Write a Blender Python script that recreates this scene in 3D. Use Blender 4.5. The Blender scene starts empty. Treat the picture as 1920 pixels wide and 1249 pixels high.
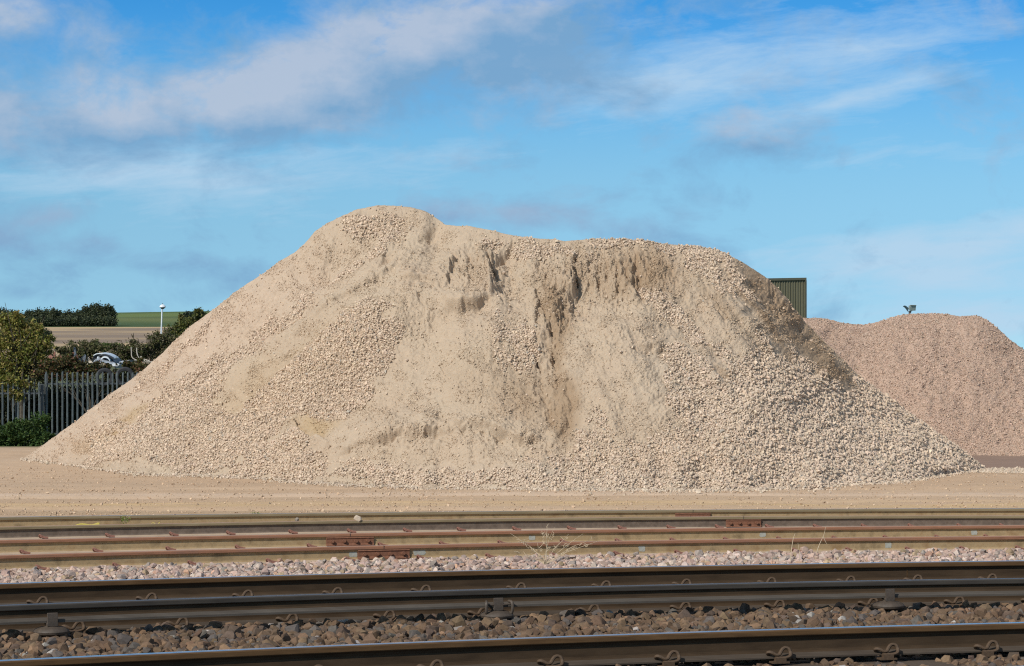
import bpy, bmesh, math
import numpy as np
from mathutils import Vector, Matrix
rng = np.random.default_rng(7)
F = 4500.0; EYE = 2.05; HZ = 693.0
SC = bpy.context.scene; COL = SC.collection

# ------------------------------------------------------------------ helpers
def P(px, py, D): return np.array([(px-960)/F*D, D, EYE-(py-HZ)/F*D])
def tag(o, label=None, cat=None, group=None, kind=None):
    if label: o['label'] = label
    if cat: o['category'] = cat
    if group: o['group'] = group
    if kind: o['kind'] = kind
    return o
def empty(name, loc=(0,0,0), rz=0, scale=1):
    o = bpy.data.objects.new(name, None); COL.objects.link(o)
    o.location = loc; o.rotation_euler = (0,0,rz); o.scale = (scale,)*3
    o.empty_display_size = .2
    return o
def link(name, me, mats=None, parent=None):
    o = bpy.data.objects.new(name, me); COL.objects.link(o)
    if mats is not None:
        for m in (mats if isinstance(mats,(list,tuple)) else [mats]): me.materials.append(m)
    if parent is not None: o.parent = parent
    return o
def mesh_np(name, V, faces, mats=None, parent=None, smooth=False, col=None, mat_idx=None):
    """V (N,3); faces = list of (M,k) int arrays; col per-vertex (N,3)"""
    me = bpy.data.meshes.new(name)
    V = np.ascontiguousarray(V, dtype=np.float32)
    me.vertices.add(len(V)); me.vertices.foreach_set('co', V.ravel())
    if not isinstance(faces, list): faces = [faces]
    loops = np.concatenate([f.ravel() for f in faces]).astype(np.int32)
    tot = np.concatenate([np.full(len(f), f.shape[1], np.int32) for f in faces])
    start = np.concatenate([[0], np.cumsum(tot)[:-1]]).astype(np.int32)
    me.loops.add(len(loops)); me.loops.foreach_set('vertex_index', loops)
    me.polygons.add(len(tot)); me.polygons.foreach_set('loop_start', start)
    me.polygons.foreach_set('use_smooth', np.full(len(tot), smooth, bool))
    if mat_idx is not None: me.polygons.foreach_set('material_index', np.asarray(mat_idx, np.int32))
    me.update(calc_edges=True)
    if col is not None:
        a = me.color_attributes.new('col', 'FLOAT_COLOR', 'POINT')
        c = np.ones((len(V),4), np.float32); c[:,:3] = col
        a.data.foreach_set('color', c.ravel())
    return link(name, me, mats, parent)
class MB:
    """collects simple solids, builds one mesh"""
    def __init__(s): s.v=[]; s.f=[]; s.mi=[]; s.n=0
    def add(s, V, F_, mi=0):
        V = np.asarray(V, float)
        s.v.append(V)
        for f in F_: s.f.append([i+s.n for i in f]); s.mi.append(mi)
        s.n += len(V); return s
    def box(s, c, sz, R=None, mi=0):
        x,y,z = [k/2 for k in sz]
        V = np.array([[a*x,b*y,d*z] for d in (-1,1) for b in (-1,1) for a in (-1,1)], float)
        if R is not None: V = V @ np.asarray(R).T
        V = V + np.asarray(c, float)
        return s.add(V, [[0,2,3,1],[4,5,7,6],[0,1,5,4],[2,6,7,3],[0,4,6,2],[1,3,7,5]], mi)
    def tube(s, pts, r, n=8, mi=0, closed=False):
        pts = np.asarray(pts, float); m = len(pts)
        r = np.broadcast_to(np.asarray(r, float), (m,))
        V=[]; up = np.array([0.13,0.21,0.97])
        prev=None
        for i in range(m):
            a = pts[(i-1)%m] if (closed or i>0) else pts[i]
            b = pts[(i+1)%m] if (closed or i<m-1) else pts[i]
            t = b-a; t /= (np.linalg.norm(t)+1e-9)
            if prev is None:
                u = np.cross(t, up); 
                if np.linalg.norm(u)<1e-3: u = np.cross(t,[1,0,0])
            else: u = prev - t*np.dot(prev,t)
            u /= np.linalg.norm(u); prev = u; w = np.cross(t,u)
            for k in range(n):
                an = 2*math.pi*k/n
                V.append(pts[i]+r[i]*(u*math.cos(an)+w*math.sin(an)))
        Fc=[]
        for i in range(m if closed else m-1):
            for k in range(n):
                a=i*n+k; b=i*n+(k+1)%n; j=((i+1)%m)*n
                Fc.append([a,b,j+(k+1)%n,j+k])
        if not closed:
            Fc.append(list(range(n))[::-1]); Fc.append([(m-1)*n+k for k in range(n)])
        return s.add(V,Fc,mi)
    def lathe(s, prof, c, n=16, mi=0, axis='z'):
        V=[];Fc=[]
        for (r,z) in prof:
            for k in range(n):
                a=2*math.pi*k/n
                p=[r*math.cos(a), r*math.sin(a), z]
                if axis=='y': p=[p[0],p[2],p[1]]
                if axis=='x': p=[p[2],p[0],p[1]]
                V.append(np.array(p)+np.asarray(c))
        for i in range(len(prof)-1):
            for k in range(n):
                Fc.append([i*n+k,i*n+(k+1)%n,(i+1)*n+(k+1)%n,(i+1)*n+k])
        Fc.append(list(range(n))[::-1]); Fc.append([(len(prof)-1)*n+k for k in range(n)])
        return s.add(V,Fc,mi)
    def build(s, name, mats, parent=None, smooth=False, bevel=0):
        me = bpy.data.meshes.new(name)
        me.from_pydata(np.concatenate(s.v).tolist(), [], s.f)
        me.polygons.foreach_set('material_index', np.array(s.mi, np.int32))
        bm = bmesh.new(); bm.from_mesh(me)
        bmesh.ops.recalc_face_normals(bm, faces=bm.faces)
        if bevel: bmesh.ops.bevel(bm, geom=bm.edges[:], offset=bevel, segments=1, affect='EDGES')
        bm.to_mesh(me); bm.free()
        if smooth:
            me.polygons.foreach_set('use_smooth', np.ones(len(me.polygons), bool))
            try: me.set_sharp_from_angle(angle=math.radians(40))
            except Exception: pass
        me.update()
        return link(name, me, mats, parent)
def vnoise(x, y, seed=0):
    xi = np.floor(x).astype(np.int64); yi = np.floor(y).astype(np.int64)
    xf = x-xi; yf = y-yi
    u = xf*xf*xf*(xf*(xf*6-15)+10); v = yf*yf*yf*(yf*(yf*6-15)+10)
    def h(a,b):
        n = (a*374761393 + b*668265263 + seed*974711) & 0xffffffff
        n = ((n ^ (n>>13))*1274126177) & 0xffffffff
        n = ((n ^ (n>>16))*2246822519) & 0xffffffff
        return ((n ^ (n>>15)) & 0xffffff)/float(0xffffff)*2-1
    return (h(xi,yi)*(1-u)+h(xi+1,yi)*u)*(1-v)+(h(xi,yi+1)*(1-u)+h(xi+1,yi+1)*u)*v
def fbm(x, y, o=4, seed=0, g=.5):
    s=0;a=1;t=0
    for i in range(o):
        s = s + a*vnoise(x*2**i+17.3*i, y*2**i-9.1*i, seed+i); t+=a; a*=g
    return s/t
def sstep(a,b,x):
    t = np.clip((x-a)/(b-a),0,1); return t*t*(3-2*t)
def blobs(px, py, L):
    s = 0
    for (cx,cy,rx,ry,rot,w) in L:
        a = math.radians(rot); dx=px-cx; dy=py-cy
        X = dx*math.cos(a)+dy*math.sin(a); Y=-dx*math.sin(a)+dy*math.cos(a)
        s = s + w*np.exp(-((X/rx)**2+(Y/ry)**2)**1.5)
    return s

# ------------------------------------------------------------------ materials
def newmat(name):
    m = bpy.data.materials.new(name); m.use_nodes = True
    nt = m.node_tree; b = nt.nodes['Principled BSDF']
    return m, nt, b
def nz(nt, scale, detail=5, rough=.6, vec=None, stretch=None):
    n = nt.nodes.new('ShaderNodeTexNoise'); n.inputs['Scale'].default_value=scale
    n.inputs['Detail'].default_value=detail; n.inputs['Roughness'].default_value=rough
    tc = nt.nodes.new('ShaderNodeTexCoord')
    if stretch:
        mp = nt.nodes.new('ShaderNodeMapping'); mp.inputs['Scale'].default_value=stretch
        nt.links.new(tc.outputs['Object'], mp.inputs[0]); nt.links.new(mp.outputs[0], n.inputs['Vector'])
    else: nt.links.new(tc.outputs['Object'], n.inputs['Vector'])
    return n.outputs['Fac']
def ramp(nt, fac, stops):
    r = nt.nodes.new('ShaderNodeValToRGB'); e = r.color_ramp.elements
    while len(e)<len(stops): e.new(.5)
    for i,(p,c) in enumerate(stops):
        e[i].position=p; e[i].color=(*c,1) if len(c)==3 else c
    nt.links.new(fac, r.inputs[0]); return r.outputs[0]
def mix(nt, a, b, fac, mode='MIX'):
    m = nt.nodes.new('ShaderNodeMix'); m.data_type='RGBA'; m.blend_type=mode
    for s,v in ((0,fac),(6,a),(7,b)):
        if hasattr(v,'is_linked') or hasattr(v,'links'): nt.links.new(v, m.inputs[s])
        else: m.inputs[s].default_value = v if s==0 else (*v,1)
    return m.outputs[2]
def bump(nt, b, h, strength=.5, dist=.01):
    n = nt.nodes.new('ShaderNodeBump'); n.inputs['Strength'].default_value=strength; n.inputs['Distance'].default_value=dist
    nt.links.new(h, n.inputs['Height']); nt.links.new(n.outputs[0], b.inputs['Normal'])
def mat_noise(name, c1, c2, scale, rough=.9, metal=0, bmp=.3, bd=.004, stretch=None, c3=None, bscale=None, spec=.5):
    m,nt,b = newmat(name)
    f = nz(nt, scale, 6, .65, stretch=stretch)
    st = [(.3,c1),(.7,c2)] if c3 is None else [(.28,c1),(.5,c2),(.68,c3)]
    nt.links.new(ramp(nt,f,st), b.inputs['Base Color'])
    b.inputs['Roughness'].default_value=rough; b.inputs['Metallic'].default_value=metal
    b.inputs['Specular IOR Level'].default_value=spec
    if bmp: bump(nt, b, nz(nt, bscale or scale*6, 4), bmp, bd)
    return m
def mat_attr(name, rough=.95, nscale=30, amt=.25, bmp=.5, bscale=60, bd=.01, spec=.2):
    """base colour from the mesh's own colour attribute, broken up by noise"""
    m,nt,b = newmat(name)
    a = nt.nodes.new('ShaderNodeAttribute'); a.attribute_name='col'
    f = nz(nt, nscale, 6, .7)
    r = ramp(nt, f, [(.25,(1-amt,)*3),(.75,(1+amt,)*3)])
    nt.links.new(mix(nt, a.outputs['Color'], r, 1.0, 'MULTIPLY'), b.inputs['Base Color'])
    b.inputs['Roughness'].default_value=rough; b.inputs['Specular IOR Level'].default_value=spec
    if bmp: bump(nt, b, nz(nt, bscale, 5, .7), bmp, bd)
    return m
M={}
M['pile'] = mat_attr('crushed_limestone_fines', nscale=9, amt=.10, bmp=.9, bscale=38, bd=.02)
M['stone'] = mat_attr('limestone_chips', nscale=25, amt=.12, bmp=0)
M['ballast'] = mat_attr('granite_ballast', nscale=45, amt=.28, bmp=.4, bscale=120, bd=.003)
M['ground'] = mat_attr('compacted_dirt', nscale=1.6, amt=.12, bmp=.8, bscale=14, bd=.015)
M['leaf'] = None
def leafmat(name):
    m,nt,b = newmat(name)
    a = nt.nodes.new('ShaderNodeAttribute'); a.attribute_name='col'
    nt.links.new(a.outputs['Color'], b.inputs['Base Color']); b.inputs['Roughness'].default_value=.6
    b.inputs['Specular IOR Level'].default_value=.3
    t = nt.nodes.new('ShaderNodeBsdfTranslucent'); nt.links.new(a.outputs['Color'], t.inputs[0])
    mx = nt.nodes.new('ShaderNodeMixShader'); mx.inputs[0].default_value=.3
    nt.links.new(b.outputs[0], mx.inputs[1]); nt.links.new(t.outputs[0], mx.inputs[2])
    nt.links.new(mx.outputs[0], nt.nodes['Material Output'].inputs[0]); return m
M['leaf'] = leafmat('foliage_leaves')
M['bark'] = mat_noise('bark',(.05,.04,.03),(.12,.1,.07),20)
M['run_top'] = mat_noise('polished_running_surface',(.55,.56,.58),(.7,.7,.72),8,rough=.16,metal=1,bmp=0)
M['dull_top'] = mat_noise('dull_contact_surface',(.12,.115,.115),(.18,.17,.165),10,rough=.42,metal=.8,bmp=.1)
M['head_brown'] = mat_noise('rusty_rail_head_side',(.075,.041,.019),(.125,.07,.032),14,stretch=(.25,1,3),bscale=150,bd=.001,spec=.12)
M['web_brown'] = mat_noise('dark_rusted_rail_web',(.042,.027,.016),(.075,.048,.028),10,stretch=(.3,1,2),bscale=200,bd=.001,spec=.12)
M['foot_brown'] = mat_noise('dusty_rail_foot',(.06,.045,.034),(.095,.074,.056),12,stretch=(.2,1,2),bscale=160,bd=.001,spec=.12)
M['cond_grey'] = mat_noise('grey_conductor_steel',(.040,.034,.029),(.065,.055,.045),12,stretch=(.25,1,3),bscale=160,bd=.001,spec=.12)
M['cond_foot'] = mat_noise('dusty_conductor_foot',(.068,.057,.047),(.105,.09,.075),12,stretch=(.2,1,2),bscale=160,bd=.001,spec=.12)
M['rust_head'] = mat_noise('orange_rust_rail_head',(.17,.075,.038),(.29,.13,.07),7,stretch=(.3,1,4),bscale=120,bd=.001,c3=(.22,.11,.07))
M['rust_top'] = mat_noise('dusty_rusty_rail_top',(.26,.15,.105),(.36,.24,.18),9,stretch=(.2,1,1),bmp=.1)
M['tan_web'] = mat_noise('sandy_rail_web',(.19,.13,.065),(.36,.25,.13),5,stretch=(1.2,1,1.2),bscale=120,bd=.001,c3=(.27,.17,.08))
M['dark_web'] = mat_noise('grey_brown_rail_web',(.10,.07,.05),(.18,.13,.095),14,bscale=150,bd=.001)
M['sand_foot'] = mat_noise('sand_covered_rail_foot',(.34,.25,.17),(.46,.35,.25),8,stretch=(.3,1,1),bmp=.2)
M['far_top'] = mat_noise('bluish_dull_rail_top',(.30,.31,.33),(.45,.45,.46),8,rough=.3,metal=.8,bmp=0)
M['far_head'] = mat_noise('olive_rail_head',(.17,.125,.065),(.26,.195,.11),6,stretch=(.3,1,3),bmp=.1)
M['clip_brown'] = mat_noise('rusty_spring_steel',(.060,.035,.018),(.105,.063,.033),60,rough=.75,bmp=.3,bd=.001)
M['clip_red'] = mat_noise('red_rust_spring_steel',(.17,.07,.045),(.28,.13,.09),60,rough=.8,bmp=.3,bd=.001)
M['fish'] = mat_noise('rusted_joint_plate',(.14,.055,.028),(.25,.11,.06),25,rough=.85,bmp=.5,bd=.002)
M['pot'] = mat_noise('grimy_insulator_ceramic',(.055,.04,.028),(.10,.073,.052),18,rough=.6,bmp=.2)
M['concrete'] = mat_noise('stained_sleeper_concrete',(.12,.09,.055),(.22,.17,.11),12,bmp=.6,bscale=80,bd=.004)
M['paint_patch'] = mat_noise('grey_paint_patch',(.30,.29,.24),(.42,.41,.35),40,bmp=.1)
M['galv'] = mat_noise('galvanised_steel',(.055,.065,.07),(.22,.255,.255),9,rough=.55,metal=.2,bmp=.1,stretch=(1,1,.4))
M['post'] = mat_noise('dark_steel_post',(.05,.055,.06),(.09,.1,.1),6,rough=.7)
M['white'] = mat_noise('white_paint',(.62,.65,.68),(.8,.82,.84),3,rough=.4,bmp=0)
M['car_white'] = mat_noise('scuffed_white_car_paint',(.62,.68,.70),(.80,.84,.85),5,rough=.3,bmp=0)
M['car_dark'] = mat_noise('dark_glass_and_rubber',(.012,.014,.016),(.03,.033,.036),8,rough=.4,bmp=0)
M['car_grey'] = mat_noise('grey_plastic',(.06,.07,.085),(.12,.14,.16),6,rough=.5,bmp=0)
M['car_silver'] = mat_noise('silver_car_paint',(.35,.38,.42),(.5,.54,.58),6,rough=.35,metal=.2,bmp=0)
M['tyre'] = mat_noise('tyre_rubber',(.02,.02,.022),(.04,.04,.042),20,rough=.8,bmp=.3)
M['drywood'] = mat_noise('bleached_wood',(.40,.35,.28),(.55,.5,.42),20,bmp=.3)
M['drystem'] = mat_noise('dry_stem',(.50,.38,.24),(.66,.53,.36),30,bmp=0)
M['clad'] = mat_noise('olive_cladding',(.095,.088,.05),(.14,.13,.078),1.5,rough=.6,bmp=0,stretch=(1,1,.1))
M['clad_trim'] = mat_noise('dark_olive_trim',(.05,.05,.032),(.08,.08,.05),2,rough=.6,bmp=0)
M['flood'] = mat_noise('grey_green_floodlight',(.22,.28,.27),(.34,.4,.38),8,rough=.5,bmp=0)
M['flood_dark'] = mat_noise('dark_teal_floodlight',(.02,.045,.055),(.04,.07,.08),8,rough=.5,bmp=0)
M['yellow'] = mat_noise('yellow_plastic',(.55,.42,.08),(.7,.55,.12),20,rough=.5,bmp=0)
M['housewall'] = mat_noise('white_render',(.6,.58,.55),(.72,.7,.66),1,bmp=0)
M['roof'] = mat_noise('red_clay_tiles',(.20,.085,.06),(.27,.12,.085),2,bmp=0)
M['pane'] = mat_noise('window_glass',(.03,.035,.04),(.06,.07,.08),2,rough=.15,bmp=0)

# ------------------------------------------------------------------ stones
def make_protos(n, pts, seed, flat=.75):
    r = np.random.default_rng(seed); out=[]
    for i in range(n):
        bm = bmesh.new()
        q = r.normal(size=(pts,3)); q /= np.linalg.norm(q,axis=1)[:,None]
        q = np.sign(q)*np.abs(q)**.8; q *= r.uniform(.85,1.1,(pts,1)); q *= np.array([1, r.uniform(.7,.95), flat*r.uniform(.8,1.1)])
        for p in q: bm.verts.new(p)
        res = bmesh.ops.convex_hull(bm, input=bm.verts[:])
        dead = [v for v in bm.verts if not v.link_faces]
        for v in dead: bm.verts.remove(v)
        bmesh.ops.recalc_face_normals(bm, faces=bm.faces)
        bmesh.ops.triangulate(bm, faces=bm.faces)
        bm.verts.index_update()
        V = np.array([v.co[:] for v in bm.verts]); Fc = np.array([[v.index for v in f.verts] for f in bm.faces])
        out.append((V,Fc)); bm.free()
    return out
PR_small = make_protos(6, 9, 1); PR_mid = make_protos(8, 12, 2, .8); PR_big = make_protos(14, 22, 3, .78)
def stones(name, pos, rad, col, protos, mat, parent=None, seed=0):
    r = np.random.default_rng(seed); N=len(pos)
    q = r.normal(size=(N,4)); q/=np.linalg.norm(q,axis=1)[:,None]
    w,x,y,z = q.T
    R = np.stack([np.stack([1-2*(y*y+z*z),2*(x*y-w*z),2*(x*z+w*y)],-1),
                  np.stack([2*(x*y+w*z),1-2*(x*x+z*z),2*(y*z-w*x)],-1),
                  np.stack([2*(x*z-w*y),2*(y*z+w*x),1-2*(x*x+y*y)],-1)],1)
    var = r.integers(0,len(protos),N); Vs=[];Fs=[];Cs=[];n=0
    for k,(V0,F0) in enumerate(protos):
        idx = np.where(var==k)[0]
        if len(idx)==0: continue
        V = np.einsum('nij,vj->nvi', R[idx], V0)*rad[idx][:,None,None] + pos[idx][:,None,:]
        Fk = F0[None]+ (np.arange(len(idx))*len(V0))[:,None,None] + n
        Vs.append(V.reshape(-1,3)); Fs.append(Fk.reshape(-1,3)); Cs.append(np.repeat(col[idx],len(V0),0)); n+=len(idx)*len(V0)
    return mesh_np(name, np.concatenate(Vs), np.concatenate(Fs), mat, parent, False, np.concatenate(Cs))
def grid_faces(nr, nc):
    i = np.arange((nr-1))[:,None]*nc + np.arange(nc-1)[None]
    return np.stack([i,i+1,i+nc+1,i+nc],-1).reshape(-1,4)
def var_cols(base, n, amp, r, hue=.03):
    c = np.asarray(base)*(1+r.normal(0,amp,(n,1)))
    return np.clip(c*(1+r.normal(0,hue,(n,3))), .01, .9)

# ------------------------------------------------------------------ pile builder
def interp(L, x):
    L = np.array(L, float); return np.interp(x, L[:,0], L[:,1])
def smooth_interp(L, x, k=9):
    xx = np.linspace(x.min(), x.max(), 2400); y = interp(L, xx)
    kern = np.hanning(k*2+3); kern/=kern.sum(); pad=len(kern)//2
    y = np.convolve(np.pad(y,pad,mode='edge'), kern, 'valid')
    return np.interp(x, xx, y)

def cliff(px, py, line, d, wl, wr, sharp=2.5):
    """signed step along a polyline (image-plane coordinates on the face). left side proud, drops to the right."""
    L = np.array(line,float); best = np.full(px.shape, 1e9); sd = np.zeros(px.shape); fall=np.ones(px.shape)
    n=len(L)-1
    for i in range(n):
        a=L[i]; b=L[i+1]; ab=b-a; l2=(ab**2).sum()
        t=np.clip(((px-a[0])*ab[0]+(py-a[1])*ab[1])/l2,0,1)
        dx=px-(a[0]+t*ab[0]); dy=py-(a[1]+t*ab[1]); dist=np.hypot(dx,dy)
        side=np.sign(ab[0]*dy-ab[1]*dx)
        m=dist<best; best=np.where(m,dist,best); sd=np.where(m,side*dist,sd)
        u=(i+t)/n; fall=np.where(m, np.clip(np.minimum(u,1-u)*5,0,1), fall)
    s = np.tanh(sd/sharp)  # sd>0 : one side
    dec = np.where(sd>0, np.exp(-(sd/wl)**2), np.exp(-(sd/wr)**2))
    return d*fall*s*dec

# main pile ---------------------------------------------------------
SIL = [(40,862),(85,833),(130,800),(190,752),(250,706),(300,664),(350,617),(400,580),(440,549),(500,508),(540,480),(570,455),(590,432),(620,415),
       (665,394),(710,384),(770,388),(800,398),(832,416),(846,417),(875,418),(920,430),(985,443),(1060,450),(1150,447),(1210,450),(1280,460),
       (1340,470),(1390,490),(1440,521),(1475,558),(1505,598),(1560,655),(1610,702),(1700,775),(1770,825),(1845,879)]
FOOT = [(40,863),(100,868),(180,879),(250,889),(400,893),(500,897),(560,903),(700,910),(850,915),(1000,919),(1200,921),(1400,919),(1550,913),(1700,902),(1780,892),(1845,881)]
NC=1500; NR=460; NB=70
u = np.linspace(40,1845,NC)
ys = smooth_interp(SIL,u,6); yf = np.maximum(smooth_interp(FOOT,u,14), ys+.6)
Df = F*EYE/(yf-HZ)
DC = [(40,54.5),(200,52.2),(400,50),(600,48.6),(720,48.2),(830,47.6),(850,46.9),(1000,46.2),(1200,46.0),(1400,46.3),(1600,47.2),(1845,49.1)]
Dc = np.maximum(smooth_interp(DC,u,40), Df+.05)
t = np.linspace(0,1,NR)[:,None]
PX = np.broadcast_to(u,(NR,NC)); PY = yf+(ys-yf)*t
g = .90*t+.10*t**7
D = Df+(Dc-Df)*g
# wobble of the foot line: real tongues of spilled stone
wob = fbm(u/40,u*0,3,5)*.35*np.clip((yf-ys)/60,0,1)
D = D + (-wob*0.6)*(1-t)**6
X = (PX-960)/F*D; Z = EYE-(PY-HZ)/F*D
# surface offset field
E = np.zeros((NR,NC)); edge = np.clip((1-t)*14,0,1)**.8*np.clip(t*10,0,1)*np.clip((yf-ys)/50,0,1)
edge = np.broadcast_to(edge,(NR,NC))
wx = PX + 9*fbm(PX/28,PY/28,3,21); wy = PY + 9*fbm(PX/28,PY/28,3,22)
# mounds and hollows
E += blobs(PX,PY,[(690,600,170,70,-38,.45),(880,640,80,120,-20,.20),(1160,640,110,130,10,.12),(1400,640,140,170,-35,.14),
                  (590,470,60,40,-50,-.25),(1010,700,55,120,-12,-.16),(640,480,90,28,-35,-.30),(980,520,45,70,0,-.14),
                  (1130,560,80,50,0,-.22),(760,820,170,40,0,.22),(640,760,60,60,30,-.18),(1290,560,50,120,-35,-.08),(1470,600,30,110,-38,-.15)])
E += cliff(wx,wy,[(838,412),(800,440),(740,480),(660,540),(570,600),(480,660),(380,730),(290,790)][::-1],.14,34,60,6)
E += cliff(wx,wy,[(760,500),(690,548),(600,612),(520,668)],.07,20,30,3)
def sdist(px,py,line):
    L=np.array(line,float); best=np.full(px.shape,1e9); sd=best.copy()
    for a,b in zip(L[:-1],L[1:]):
        ab=b-a; t_=np.clip(((px-a[0])*ab[0]+(py-a[1])*ab[1])/(ab**2).sum(),0,1); dx=px-(a[0]+t_*ab[0]); dy=py-(a[1]+t_*ab[1]); d_=np.hypot(dx,dy)
        m_=d_<best; best=np.where(m_,d_,best); sd=np.where(m_,np.sign(ab[0]*dy-ab[1]*dx)*d_,sd)
    return sd
_w1=PX+7*fbm(PX/35,PY/35,3,25); _w2=PY+7*fbm(PX/35,PY/35,3,26)
sp_ = -sdist(_w1,_w2,[(900,365),(838,412),(800,440),(740,478),(660,535),(570,598),(480,660),(380,730)])   # >0 upper left of the spine
side_ = np.where(sp_<0,0,1)*1.0
fadeh = sstep(640,470,PY)
E += -.34*fadeh*(1/(1+np.exp(-np.clip(sp_/5,-30,30))))*np.exp(-np.clip(sp_,0,None)/85)
E += .10*np.exp(-((PX-600)/26.)**2-((PY-470-(600-PX)*1.0)/80.)**2)
# gullies and scarps
E += cliff(wx,wy,[(905,448),(925,480),(928,520),(938,556)],.15,34,40,5)
E += cliff(wx,wy,[(960,446),(945,460),(930,478)],.07,12,26)
E += cliff(wx,wy,[(1085,470),(1078,520),(1062,560),(1045,600),(1030,625),(1040,665)],.13,40,46,7)
E += cliff(wx,wy,[(1000,505),(1010,560),(1000,610)],.05,20,24)
E += cliff(wx,wy,[(1190,470),(1185,520),(1200,560)],.08,20,30)
E += cliff(wx,wy,[(1150,480),(1150,520),(1158,545)],.05,16,16)
E += cliff(wx,wy,[(850,470),(842,520),(838,560)],.10,18,18)
E += cliff(wx,wy,[(1060,700),(1066,760),(1048,820)],.07,24,30,5)
# ledge lines (upper side proud)
E += cliff(wx,wy,[(1030,826),(985,822),(900,810),(850,818),(780,826),(700,838),(640,856)],.085,16,22,1.8)*(.35+1.5*np.clip(.4+fbm(PX/18,PY/18,3,27),0,1))
E += cliff(wx,wy,[(930,560),(890,575),(850,592),(820,604)],.16,24,22,3)
E += cliff(wx,wy,[(830,560),(790,542),(740,548)],.07,18,22,3)
E += cliff(wx,wy,[(1245,660),(1225,664),(1190,655)],.08,12,22,3)
E += cliff(wx,wy,[(620,822),(585,824),(560,806),(552,780)],.10,26,26,4)*-1
E += cliff(wx,wy,[(1385,738),(1350,722),(1330,690)],.08,18,26,4)*-1
cx_ = PX+5*fbm(PX/11,PY/11,3,28)+2.5*fbm(PX/4,PY/4,2,29); cy_ = PY+5*fbm(PX/11,PY/11,3,30)
cmod = np.clip(.75+1.3*fbm(PX/9,PY/9,2,37),.1,1.4)
def crack(line, d, w, lip=.35):
    sd=sdist(cx_,cy_,line); L=np.array(line,float)
    ends=np.minimum(np.hypot(cx_-L[0,0],cy_-L[0,1]),np.hypot(cx_-L[-1,0],cy_-L[-1,1]))
    f=np.clip(ends/14,0,1); 
    return (-d*np.exp(-(sd/w)**2)*(.3+.7*f) + lip*d*np.exp(-((np.abs(sd)-w*2.2)/(w*1.3))**2)*f)*cmod
for ln,d_,w_ in [([(910,462),(922,494),(927,525),(932,549)],.24,4.5),([(978,449),(950,459),(937,475),(925,492)],.15,4),([(1087,468),(1078,494),(1083,531)],.20,4),
                 ([(1060,548),(1050,575),(1036,603),(1028,632)],.20,8),([(1010,548),(1024,580),(1032,605)],.06,5),([(1168,480),(1169,500),(1174,530)],.10,4),([(1184,474),(1190,492)],.12,5),
                 ([(1198,500),(1200,530),(1208,552)],.12,4),([(1140,478),(1138,500),(1144,522)],.06,3.5),([(1122,505),(1122,530)],.12,3.5),([(1110,478),(1106,505)],.08,3),([(1052,500),(1048,530)],.05,3.5),
                 ([(1030,500),(1022,530),(1028,552)],.05,3.5),([(836,490),(838,535)],.12,4),([(849,462),(860,484),(868,500)],.11,3.5),([(880,470),(886,505)],.08,3),([(895,520),(897,545)],.07,3),([(1015,470),(1010,495)],.07,3),
                 ([(992,648),(1006,670),(1018,700)],.12,4.5),([(1030,640),(1044,680),(1052,720)],.10,6),([(1004,690),(1024,740),(1036,790)],.07,5),([(1336,575),(1352,600),(1368,628)],.08,5),([(1470,545),(1482,566),(1492,582)],.14,5),
                 ([(640,857),(668,846),(700,838)],.07,3),([(712,837),(742,830),(762,829)],.10,3.5),([(785,826),(800,822),(815,826)],.10,4),([(845,818),(868,812),(892,811)],.13,4),([(905,816),(935,820)],.07,3),([(985,824),(1010,830)],.12,5),([(1040,830),(1058,822)],.06,3.5),
                 ([(1145,655),(1190,668),(1232,664)],.05,3),([(700,640),(712,668)],.05,3),([(782,565),(792,590)],.05,3),([(905,600),(925,606)],.06,3.5)]:
    E += crack(ln,d_*(.62 if ln[0][1]<640 else 1.0),w_*1.1)
# crumbly, fluted scarp faces
face = blobs(PX,PY,[(880,510,55,60,0,1),(1050,540,60,75,0,1),(1180,515,85,65,0,1.2),(1470,560,40,80,-38,.8),(1040,590,30,40,0,1)])
face = np.clip(face,0,1)
E += face*(.025*(1-2*np.abs(fbm((wx+.15*wy)/11,wy/50,4,31))) -.025 + .05*fbm(wx/9,wy/12,4,33) + .05*fbm(wx/4,wy/7,3,34))
# slip folds: parallel streaks running down the fall line
fines = np.clip(1-blobs(PX,PY,[(1500,820,340,110,0,1),(350,830,190,60,0,1),(640,690,110,80,-40,.9)]),0,1)
fall_dir = (PX-960)/900.0
sx = PX - fall_dir*(PY-400)*1.15
flank=sstep(700,420,PX)+.7*sstep(1250,1450,PX)
E += (.05+.05*flank)*fines*fbm(sx/16,PY/160,3,41) + .10*fbm(PX/90,PY/70,3,43) + .045*fbm(PX/22,PY/18,3,44) + .026*np.clip(.6+fbm(PX/60,PY/60,2,48),.2,1.4)*fbm(PX/7,PY/5,3,45)
E += .022*np.clip(.7+fbm(PX/40,PY/40,2,47),.25,1.5)*fbm(PX/3.0,PY/2.2,2,46)
small_edge = .35+.65*edge
E = E*np.where(np.abs(E)>.0, small_edge, 1)*np.clip((yf-ys)/25,0,1)
# crest roughness
nx,ny,nzv = 0,-.62,.78
Xf = X + nx*E; Yf = D + ny*E; Zf = Z + nzv*E
Zf[0] = -.06
# back slope
tb = np.linspace(0,1,NB+1)[1:,None]
zc = Zf[-1]; yc = Yf[-1]; xc = Xf[-1]
run = zc*1.35+.5
Yb = yc + .9*np.minimum(tb*2,1)*np.clip(zc/3,0,1) + run*tb
Zb = zc*(1-tb**1.15) - .06*tb + .06*fbm(np.broadcast_to(u/40,(NB,NC)),np.broadcast_to(tb*12,(NB,NC)),4,51)*np.clip(zc,0,1)*(1-tb)
Xb = np.broadcast_to(xc,(NB,NC))
VX = np.concatenate([Xf,Xb]);VY=np.concatenate([Yf,Yb]);VZ=np.concatenate([Zf,Zb])
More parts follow.
